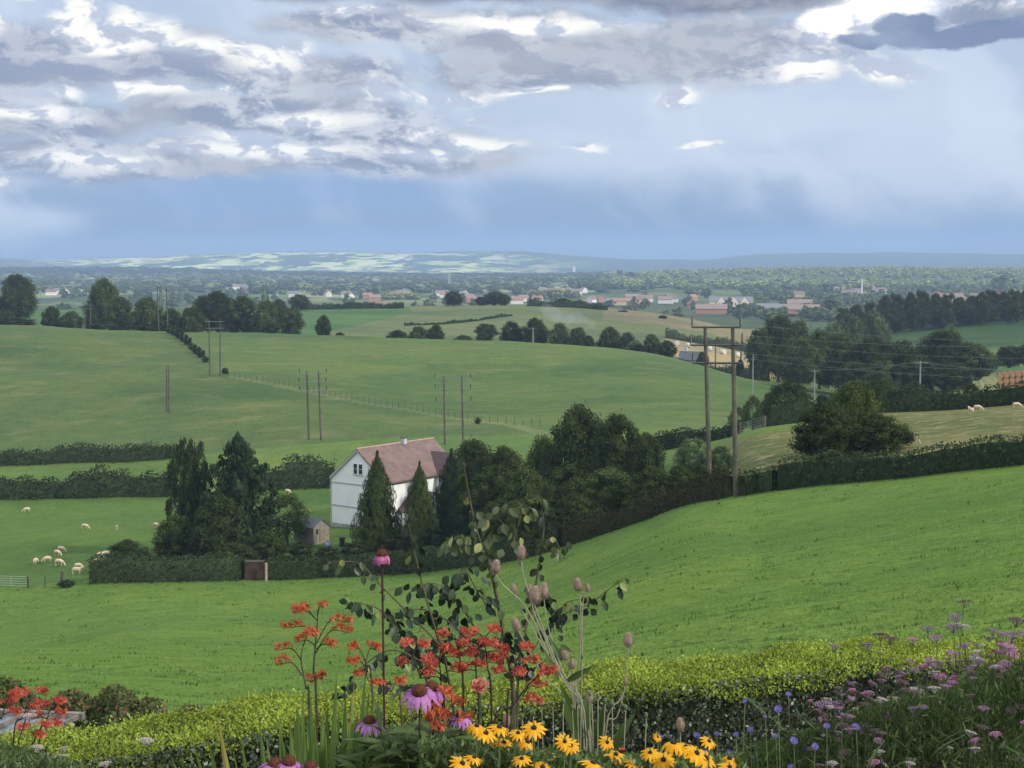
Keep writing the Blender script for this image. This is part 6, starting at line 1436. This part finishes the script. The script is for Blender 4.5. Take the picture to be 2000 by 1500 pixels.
for a in ((1018, 1092, 5.0, [1150, (1140, 1420), (1080, 1290), (1050, 1200), (1024, 1130)], 'highest pale teasel head above the sapling', 1.0, 0.0),
          (966, 1120, 5.0, [1140, (1130, 1420), (1075, 1290), (1030, 1190), (985, 1145)], 'leaning teasel head left of the highest one', 1.05, -0.25),
          (1043, 1178, 4.95, [1160, (1150, 1440), (1100, 1330), (1058, 1220)], 'large brownish teasel head in the thick stem crown', 1.25, -0.1),
          (1062, 1168, 5.0, [1165, (1156, 1440), (1106, 1330), (1072, 1230)], 'lilac brown teasel head right in the thick stem crown', 1.1, 0.15),
          (1035, 1165, 5.05, [1162, (1152, 1440), (1100, 1320), (1050, 1215)], 'small reddish teasel behind the crown heads', 0.9, 0.0),
          (1004, 1160, 5.05, [1155, (1140, 1430), (1080, 1300), (1018, 1190)], 'small mauve teasel head left of the crown', 0.75, -0.2),
          (1131, 1154, 5.0, [1105, (1118, 1420), (1132, 1290), (1134, 1190)], 'slim teasel head on the straight pale stem', 1.0, -0.3),
          (1149, 1156, 5.0, [1108, (1120, 1425), (1135, 1300), (1138, 1180)], 'small round teasel beside the slim one', 0.6, 0.1),
          (1227, 1264, 5.0, [1170, (1180, 1450), (1215, 1360), (1226, 1290)], 'teasel head alone over the field at the right', 1.05, 0.05),
          (1222, 1338, 5.0, [1165, (1175, 1460), (1205, 1400)], 'tiny teasel lower on the leaning right stem', 0.55, 0.1),
          (1012, 1232, 5.0, [1140, (1120, 1430), (1060, 1320), (1030, 1265)], 'pale teasel head leaning left below the crown', 1.0, -0.35),
          (1106, 1290, 4.9, [1150, (1145, 1440), (1120, 1340)], 'ginger teasel head under a curved leaf', 1.0, -0.3),
          (1118, 1306, 4.9, [1148, (1140, 1440), (1126, 1350)], 'small teasel head right under the ginger one', 0.7, 0.1),
          (1152, 1372, 4.9, [1160, (1158, 1440)], 'fuzzy teasel head before the hedge', 0.85, 0.1),
          (1330, 1428, 4.8, [1325, (1328, 1480)], 'pale fluffy head at the right before the dark hedge side', 0.95, 0.1),
          (990, 1418, 4.8, [994, (992, 1470)], 'low teasel head just above the yellow daisies', 0.85, 0.0)):
    teasel(*a)
tl = thing('teasel_leaves', G(1150, 4.9), 'broad pointed green leaves clasping the teasel stems', 'plant'); to = tl.location; b = MB()
for (x0, y0, x1, y1, w_) in ((1130, 1440, 1095, 1335, 0.045), (1135, 1440, 1150, 1345, 0.05), (1165, 1450, 1178, 1375, 0.03), (1090, 1330, 1062, 1265, 0.02), (1108, 1330, 1160, 1300, 0.022), (1200, 1450, 1240, 1393, 0.03), (1185, 1490, 1215, 1420, 0.05), (1140, 1460, 1125, 1400, 0.04), (1098, 1290, 1070, 1240, 0.018), (1095, 1260, 1120, 1275, 0.014)):
    A = PT(x0, y0, 4.9); B_ = PT(x1, y1, 4.9+U(-.08, .08)); leaf3(b, A-to, B_-A, (U(-.4, .4), -1, 0.3), (B_-A).length, w_, prof=(0.5, 0.9, 1.0, 0.75, 0.4, 0.0), bend=0.05)
b.obj('leaves', LEAFG, tl)
# dry seed-head stems
for i_, (px, py, bx) in enumerate(((1100, 1372, 1102), (1118, 1385, 1122), (1137, 1285, 1140), (1152, 1358, 1155), (1168, 1362, 1168), (1182, 1372, 1178), (1080, 1378, 1070), (1058, 1378, 1050), (1222, 1385, 1220), (1262, 1400, 1255), (1042, 1395, 1036), (1020, 1402, 1022), (1128, 1375, 1126), (1196, 1378, 1186))):
    g = G(bx, 4.5); v = PT(px, py, 4.5)-g; t_ = thing('poppy_seed_head', g, 'thin pale stem with a small round seed pod among the yellow daisies', 'seed head', 'poppy pods over the daisies')
    MB().tube(bez([(0, 0, 0), v*0.5+Vector((U(-.02, .02), 0, 0)), v], 6), 0.0017, 4).obj('stem', STEMD, t_); MB().lathe([(0.001, -.004), (0.0045, 0), (0.0055, 0.006), (0.004, 0.010), (0.005, 0.012)], 8).obj('pod', STEMG, t_).location = v

# --- rose, buds
ro = G(940, 4.5); t_ = thing('rose', ro, 'salmon and cream double rose bloom amid the red crocosmia', 'flower'); v = PT(938, 1342, 4.5)-ro
MB().tube([(0, 0, 0), v*0.5, v], 0.003, 5).obj('stem', STEMG, t_)
b = MB()
for k_ in range(26):
    t = k_/26; a = k_*2.4; r = Vector((math.cos(a), math.sin(a), 0)); rr = 0.005+0.018*t; leaf3(b, r*rr*0.4, r*(0.3+t)+Vector((0, 0, 1.1-t)), -r+Vector((0, 0, .5)), 0.022, 0.020, prof=(0.5, 0.9, 1, 0.85, 0.3), bend=-0.3, fold=0.25)
q_ = b.obj('bloom', petalmat('rose_petal', (0.72, 0.16, 0.12), (0.85, 0.55, 0.42)), t_); q_.location = v; q_.rotation_euler = (0.7, 0, 0)
for px, py, lb, m_, s_ in ((975, 1492, 'magenta rounded bud at the bottom edge between the daisies', MAG, 1.0), (1051, 1440, 'dark red spiky bud among the daisies', REDO, .45), (1128, 1486, 'brick red small bloom near the bottom centre', REDO, .5), (1215, 1467, 'scarlet speck bloom beside the middle daisy', REDO, .4)):
    g = G(px, 4.0); t_ = thing('flower_bud', g, lb, 'flower'); v = PT(px, py, 4.0)-g; MB().tube([(0, 0, 0), v], 0.002, 5).obj('stem', STEMG, t_); b = MB()
    for k_ in range(16):
        a = k_*2.4; r = Vector((math.cos(a), math.sin(a), 0)); leaf3(b, r*0.006*s_, r*0.35+Vector((0, 0, 1)), r, 0.034*s_, 0.018*s_, prof=(0.6, 1, 1, 0.8, 0.3), bend=-0.18)
    b.obj('petals', m_, t_).location = v-Vector((0, 0, 0.012*s_))

# --- flat pink and mauve heads of the right border
def umbel_mesh(m, nm='flower_head'):
    b = MB()
    for i in range(34):
        r = 0.030*math.sqrt((i+0.5)/34); a = i*2.39996; x_, y_ = r*math.cos(a), r*math.sin(a); z = 0.006-r*r*6+U(-.0015, .0015); s_ = U(0.0032, 0.0048)
        b.lathe([(s_*0.7, -s_*0.4), (s_, s_*0.1), (s_*0.5, s_*0.6)], 5, c=(x_, y_, z))
        if i % 3 == 0: b.tube([(0, 0, -0.025), (x_, y_, z-s_*0.3)], 0.0007, 3, cap=False)
    return b.mesh(nm, m)
UM = [umbel_mesh(petalmat('mauve_floret', (0.17, 0.11, 0.17), (0.33, 0.22, 0.32), .2)), umbel_mesh(petalmat('pink_floret', (0.34, 0.13, 0.26), (0.48, 0.24, 0.38), .2)), umbel_mesh(petalmat('pale_floret', (0.33, 0.30, 0.29), (0.50, 0.45, 0.44), .2)), umbel_mesh(petalmat('dusky_floret', (0.09, 0.065, 0.07), (0.18, 0.13, 0.14), .2))]
SMs = MB().tube([(0, 0, 0), (0.03, 0.0, 0.35), (0.022, 0.014, 0.7), (0, 0, 1)], [0.0018, 0.0015, 0.0011, 0.0008], 5).mesh('stem', mat('dull_stem', (0.05, 0.065, 0.03), 0.7, 0.3, 20))
fm = MB()
for i in range(9):
    t = 0.15+0.08*i; a = i*2.4; leaf3(fm, (0, 0, t), (math.cos(a), math.sin(a), 0.9), (0, 0, 1), 0.11, 0.010, bend=0.3)
LFs = fm.mesh('leaves', LEAFG)
def umbel(px, py, d, k_, s_, label, group):
    g = G(px+random.gauss(0, 70), d+U(-.2, .2)); tp = PT(px, py, d); v = tp-g; t_ = thing('yarrow', g, label, 'flower', group)
    rx = math.atan2(-v.y, v.z); ry = math.atan2(v.x, v.z); q_ = v.to_track_quat('Z', 'Y').to_euler()
    part('stem', SMs, t_, (0, 0, 0), q_, (1, 1, v.length)); part('leaves', LFs, t_, (0, 0, 0), q_, (1, 1, v.length))
    part('flower_head', UM[k_], t_, v, (U(-.1, .35), U(-.2, .2), U(0, 6)), (s_, s_, s_)); return t_
cols = ['dusty mauve', 'bright pink', 'pale cream pink', 'dark faded']
key = [(1631, 1262, 0, 'mauve tuft first of the right border'), (1694, 1260, 0, 'mauve pair above the hedge end'), (1718, 1240, 3, 'dark faded flower head over the hedge'), (1738, 1248, 3, 'second dark faded head over the hedge'), (1783, 1249, 1, 'pinkish head over the green field'), (1812, 1227, 0, 'lilac head high over the field'),
       (1828, 1245, 0, 'lilac row head over the hedge'), (1882, 1176, 3, 'topmost dark head against the field'), (1866, 1206, 0, 'high mauve head under the topmost one'), (1880, 1222, 2, 'pale head in the tall right group'), (1862, 1225, 0, 'mauve head beside the pale one in the tall group'), (1940, 1232, 0, 'violet head between the tall groups'),
       (1986, 1212, 3, 'dark violet head near the right edge'), (1978, 1240, 0, 'mauve head below the dark violet one'), (1965, 1262, 1, 'rosy head stack near the right edge'), (1975, 1280, 1, 'second rosy head of the stack near the edge'), (1960, 1300, 1, 'third rosy head of the stack'), (1833, 1294, 0, 'mauve cluster over the yellow hedge'), (1908, 1288, 2, 'white pink head in the middle right'),
       (1836, 1322, 1, 'pink head hanging left in the middle'), (1950, 1305, 1, 'pink head right in the middle'), (1745, 1364, 2, 'whitish head left centre of the right bed'), (1752, 1372, 1, 'pink head under the whitish one'), (1790, 1348, 2, 'cream head above the bed centre'), (1830, 1380, 2, 'cream head at the bed centre'), (1790, 1395, 2, 'cream head low in the bed'), (1735, 1400, 1, 'vivid pink head'), (1725, 1392, 1, 'second vivid pink head'), (1790, 1445, 2, 'flat cream head low right'), (1690, 1418, 0, 'faded rose head low'), (1640, 1440, 0, 'dusky rose head low left'), (1635, 1378, 0, 'dusty rose head before the dark hedge side'), (1605, 1375, 0, 'reddish bent head before the dark hedge side'), (1745, 1478, 1, 'small pink head at the bottom right')]
for px, py, k_, lb in key:
    if len(lb.split()) < 4: lb += ' in the right border'
    umbel(px, py, U(4.6, 5.4), k_, U(0.65, 0.95), lb, 'flat topped pink flowers of the right border')
for i_ in range(210):
    px = U(1580, 2040); t = (px-1560)/460; top = 1370-150*t**0.8
    py = U(top, 1500) if random.random() < .4 else top+random.expovariate(1/55); py = min(py, 1495)
    umbel(px, py, U(4.3, 4.95) if py > top+40 else U(4.8, 6), random.choices([0, 1, 2, 3], [5, 2, 3, 5])[0], U(0.32, 0.66), 'small flat flower head in the crowded right border', 'crowd of small flat flowers in the right border')
for i_, (px, py, lb) in enumerate(((58, 1398, 'pale lilac umbel in front of the far left red flowers'), (285, 1447, 'greyish umbel over the yellow hedge'), (72, 1460, 'grey white umbel low at the left'), (122, 1462, 'small white umbel over the hedge at the left'), (88, 1478, 'second grey white umbel low at the left'), (205, 1492, 'dull umbel at the bottom left before the hedge'), (115, 1478, 'tiny white umbel at the hedge foot'))):
    umbel(px, py, 4.8, 2, U(0.6, .9), lb, 'pale umbels at the left')
# blue star flowers
bp = head_mesh(9, 0.002, 0.013, 0.006, 0.1, petalmat('blue_petal', (0.09, 0.07, 0.28), (0.19, 0.15, 0.44)), 'petals', lift=0.4, layers=2); bcn = MB().lathe([(0.002, -.006), (0.004, 0), (0.002, .003)], 8).mesh('calyx', STEMG)
for px, py, s_ in ((1455, 1370, .9), (1540, 1356, 1), (1520, 1385, 1.15), (1615, 1418, 1.1), (1550, 1447, 1.3), (1570, 1461, 1.2), (1592, 1458, 1.1), (1465, 1425, .9), (1438, 1434, .9), (1400, 1433, .8), (1380, 1431, .7), (1362, 1437, 1.1), (1290, 1440, 1), (1672, 1420, 1.2), (1425, 1470, 1.1), (1515, 1437, .8), (1450, 1497, .8), (1512, 1497, .9), (1545, 1498, .9), (1380, 1470, .9), (1495, 1400, .6), (1645, 1395, .6), (1310, 1438, .6), (1470, 1480, .7)):
    d = U(4.2, 4.9); g = G(px+U(-25, 40), d); v = PT(px, py, d)-g; t_ = thing('blue_flower', g, 'small violet blue flower on a wiry stem before the dark hedge side', 'flower', 'violet blue flowers')
    MB().tube(bez([(0, 0, 0), v*0.6+Vector((U(-.02, .02), 0, 0)), v], 6), 0.0016, 4).obj('stem', STEMG, t_); part('petals', bp, t_, v, (U(.3, 1), U(-.5, .5), 0), (s_*0.68,)*3); part('calyx', bcn, t_, v, (0, 0, 0))
# bristly grey-green stalks
BR = leafmat('bristly_leaf', (0.05, 0.085, 0.05), (0.11, 0.15, 0.09), 0.2, objvar=0.0)
for x0, y0, x1, y1, lb in ((1590, 1500, 1462, 1368, 'bristly grey green stalk leaning left across the dark hedge side'), (1560, 1500, 1500, 1400, 'shorter bristly stalk beneath the leaning one'), (1640, 1500, 1560, 1395, 'bristly stalk right of the leaning one'), (1480, 1510, 1440, 1440, 'small bristly stalk near the golden daisies'), (1700, 1510, 1640, 1400, 'bristly stalk entering the pink flowers')):
    g = G(x0+20, 4.6); A = PT(x0, y0, 4.6)-g; B_ = PT(x1, y1, 4.6)-g; t_ = thing('bristly_stalk', g, lb, 'plant', 'bristly stalks'); P_ = bez([(0, 0, 0), A, A.lerp(B_, .5)+Vector((0.01, 0, 0.01)), B_], 14); MB().tube(P_, 0.003, 5).obj('stem', STEMG, t_); b = MB()
    for i in range(90):
        t = U(0.15, 1); k_ = min(int(t*(len(P_)-1)), len(P_)-2); p = P_[k_].lerp(P_[k_+1], t*(len(P_)-1)-k_); a = U(0, 6.28); leaf3(b, p, (math.cos(a), math.sin(a), U(0.2, 1)), (0, 0, 1), U(0.015, 0.04), 0.006, prof=(0.6, 1, 0.6, 0), bend=0.2)
    b.obj('leaves', BR, t_)
# rusty dock stem and peach bloom at the left
g = G(25, 4.8); t_ = thing('dry_stalk', g, 'thin brown stalk with a faded peach leaf at the bottom left', 'plant'); A = PT(20, 1500, 4.8)-g; B_ = PT(50, 1405, 4.8)-g
MB().tube([(0, 0, 0), A, B_], 0.002, 5).obj('stem', STEMP, t_); b = MB(); leaf3(b, A+Vector((0.005, 0, 0.01)), B_-A, (0, -1, 0.2), 0.045, 0.014); b.obj('leaf', petalmat('peach_leaf', (0.55, 0.33, 0.18), (0.62, 0.4, 0.24)), t_)

# --- the green growth that fills the border
def growth(n, region, name, label, m, ln, wd, topf):
    V = []; F_ = []
    pxs = rng.uniform(region[0], region[1], n); ds = rng.uniform(region[2], region[3], n)
    tops = topf(pxs)+np.abs(rng.normal(0, 1, n))*region[4]
    zt = -(tops-512)/3000*ds; zt = zt-np.abs(rng.normal(0, 0.05, n)); x = (pxs-1000)/3000*ds*1.012; g = Harr(x, ds)
    z = np.maximum(zt, g+0.02)
    C = np.stack([x, ds, z], 1); c0 = np.array((x.mean(), ds.mean(), g.mean()))
    A = unit(n)*0.75+np.array([0, 0, 0.9]); N_ = unit(n)*0.8+np.array([0, -0.8, 0.3])
    o = mk(name, *leaves(C-c0, N_, ln, wd, A=A), m); o.location = c0; return tag(o, label, 'undergrowth', kind='stuff')
TR = lambda p: np.interp(p, [1380, 1480, 1600, 1700, 1800, 1900, 2000, 2100], [1510, 1470, 1432, 1388, 1352, 1325, 1300, 1290])
FE = leafmat('feathery_green', (0.030, 0.055, 0.022), (0.075, 0.11, 0.038), 0.3, objvar=0.0, c=(0.12, 0.16, 0.05))
growth(36000, (1400, 2120, 4.5, 6.8, 50), 'border_foliage', 'feathery dark green growth filling the right border', FE, 0.035, 0.005, TR)
growth(24000, (1500, 2120, 4.6, 6.8, 90), 'border_foliage', 'leafy green growth low in the right border', LEAFG, 0.030, 0.009, lambda p: TR(p)+35)
growth(22000, (820, 1460, 3.8, 4.8, 22), 'border_foliage', 'green growth under the yellow daisies', LEAFG, 0.030, 0.010, lambda p: np.interp(p, [820, 900, 1050, 1200, 1330, 1460], [1450, 1465, 1478, 1490, 1492, 1490]))
growth(9000, (640, 1000, 4.4, 5.2, 40), 'border_foliage', 'tangle of leaves under the red crocosmia', LEAFG, 0.034, 0.009, lambda p: np.interp(p, [640, 720, 850, 1000], [1480, 1440, 1420, 1455]))
growth(9000, (-60, 200, 4.4, 6.0, 35), 'border_foliage', 'weedy growth in the bottom left corner', LEAFG, 0.026, 0.007, lambda p: np.interp(p, [-60, 0, 100, 200], [1450, 1465, 1490, 1530]))
growth(5000, (200, 560, 4.2, 5.2, 20), 'border_foliage', 'low leaves before the hedge at the left', LEAFG, 0.03, 0.009, lambda p: np.full_like(p, 1530))
# leafy coneflower stems
lm = thing('leafy_perennial', G(800, 4.3), 'coarse leafy stems with long pointed leaves under the twin coneflowers', 'plant'); lo = lm.location; b = MB()
for (x0, y0, x1, y1) in ((760, 1500, 745, 1430), (800, 1510, 790, 1440), (830, 1510, 850, 1430), (870, 1510, 860, 1450), (780, 1520, 830, 1460), (840, 1520, 880, 1440), (810, 1520, 760, 1470), (700, 1520, 745, 1450)):
    A = PT(x0, y0, 4.25); B_ = PT(x1, y1, 4.25+U(-.1, .1)); b.tube([G(x0, 4.25)-lo, A-lo, B_-lo], 0.003, 5)
    for i in range(13):
        t = U(0.0, 1.0); p = A.lerp(B_, t)-lo; a = U(0, 6.28); leaf3(b, p, (math.cos(a), math.sin(a)*0.6, U(0.1, 0.7)), (0, -.3, 1), U(0.07, 0.13), U(0.016, 0.026), bend=0.35)
b.obj('leaves', LEAFG, lm)
HAZE = 1.4e-4
# ---------------------------------------------------------------- air between here and the hills
hz = MB().box((0, 5500, 5), (22000, 11400, 260))
hm = bpy.data.materials.new('haze_air'); hm.use_nodes = True; ht = NT(hm.node_tree); ht.n.clear()
pv = ht.new('ShaderNodeVolumePrincipled'); pv.inputs['Color'].default_value = (0.50, 0.70, 1.0, 1); pv.inputs['Density'].default_value = HAZE
oo = ht.new('ShaderNodeOutputMaterial'); ht.l.new(pv.outputs[0], oo.inputs['Volume'])
tag(hz.obj('haze', hm), 'pale blue haze thickening towards the far hills', 'haze', kind='stuff')
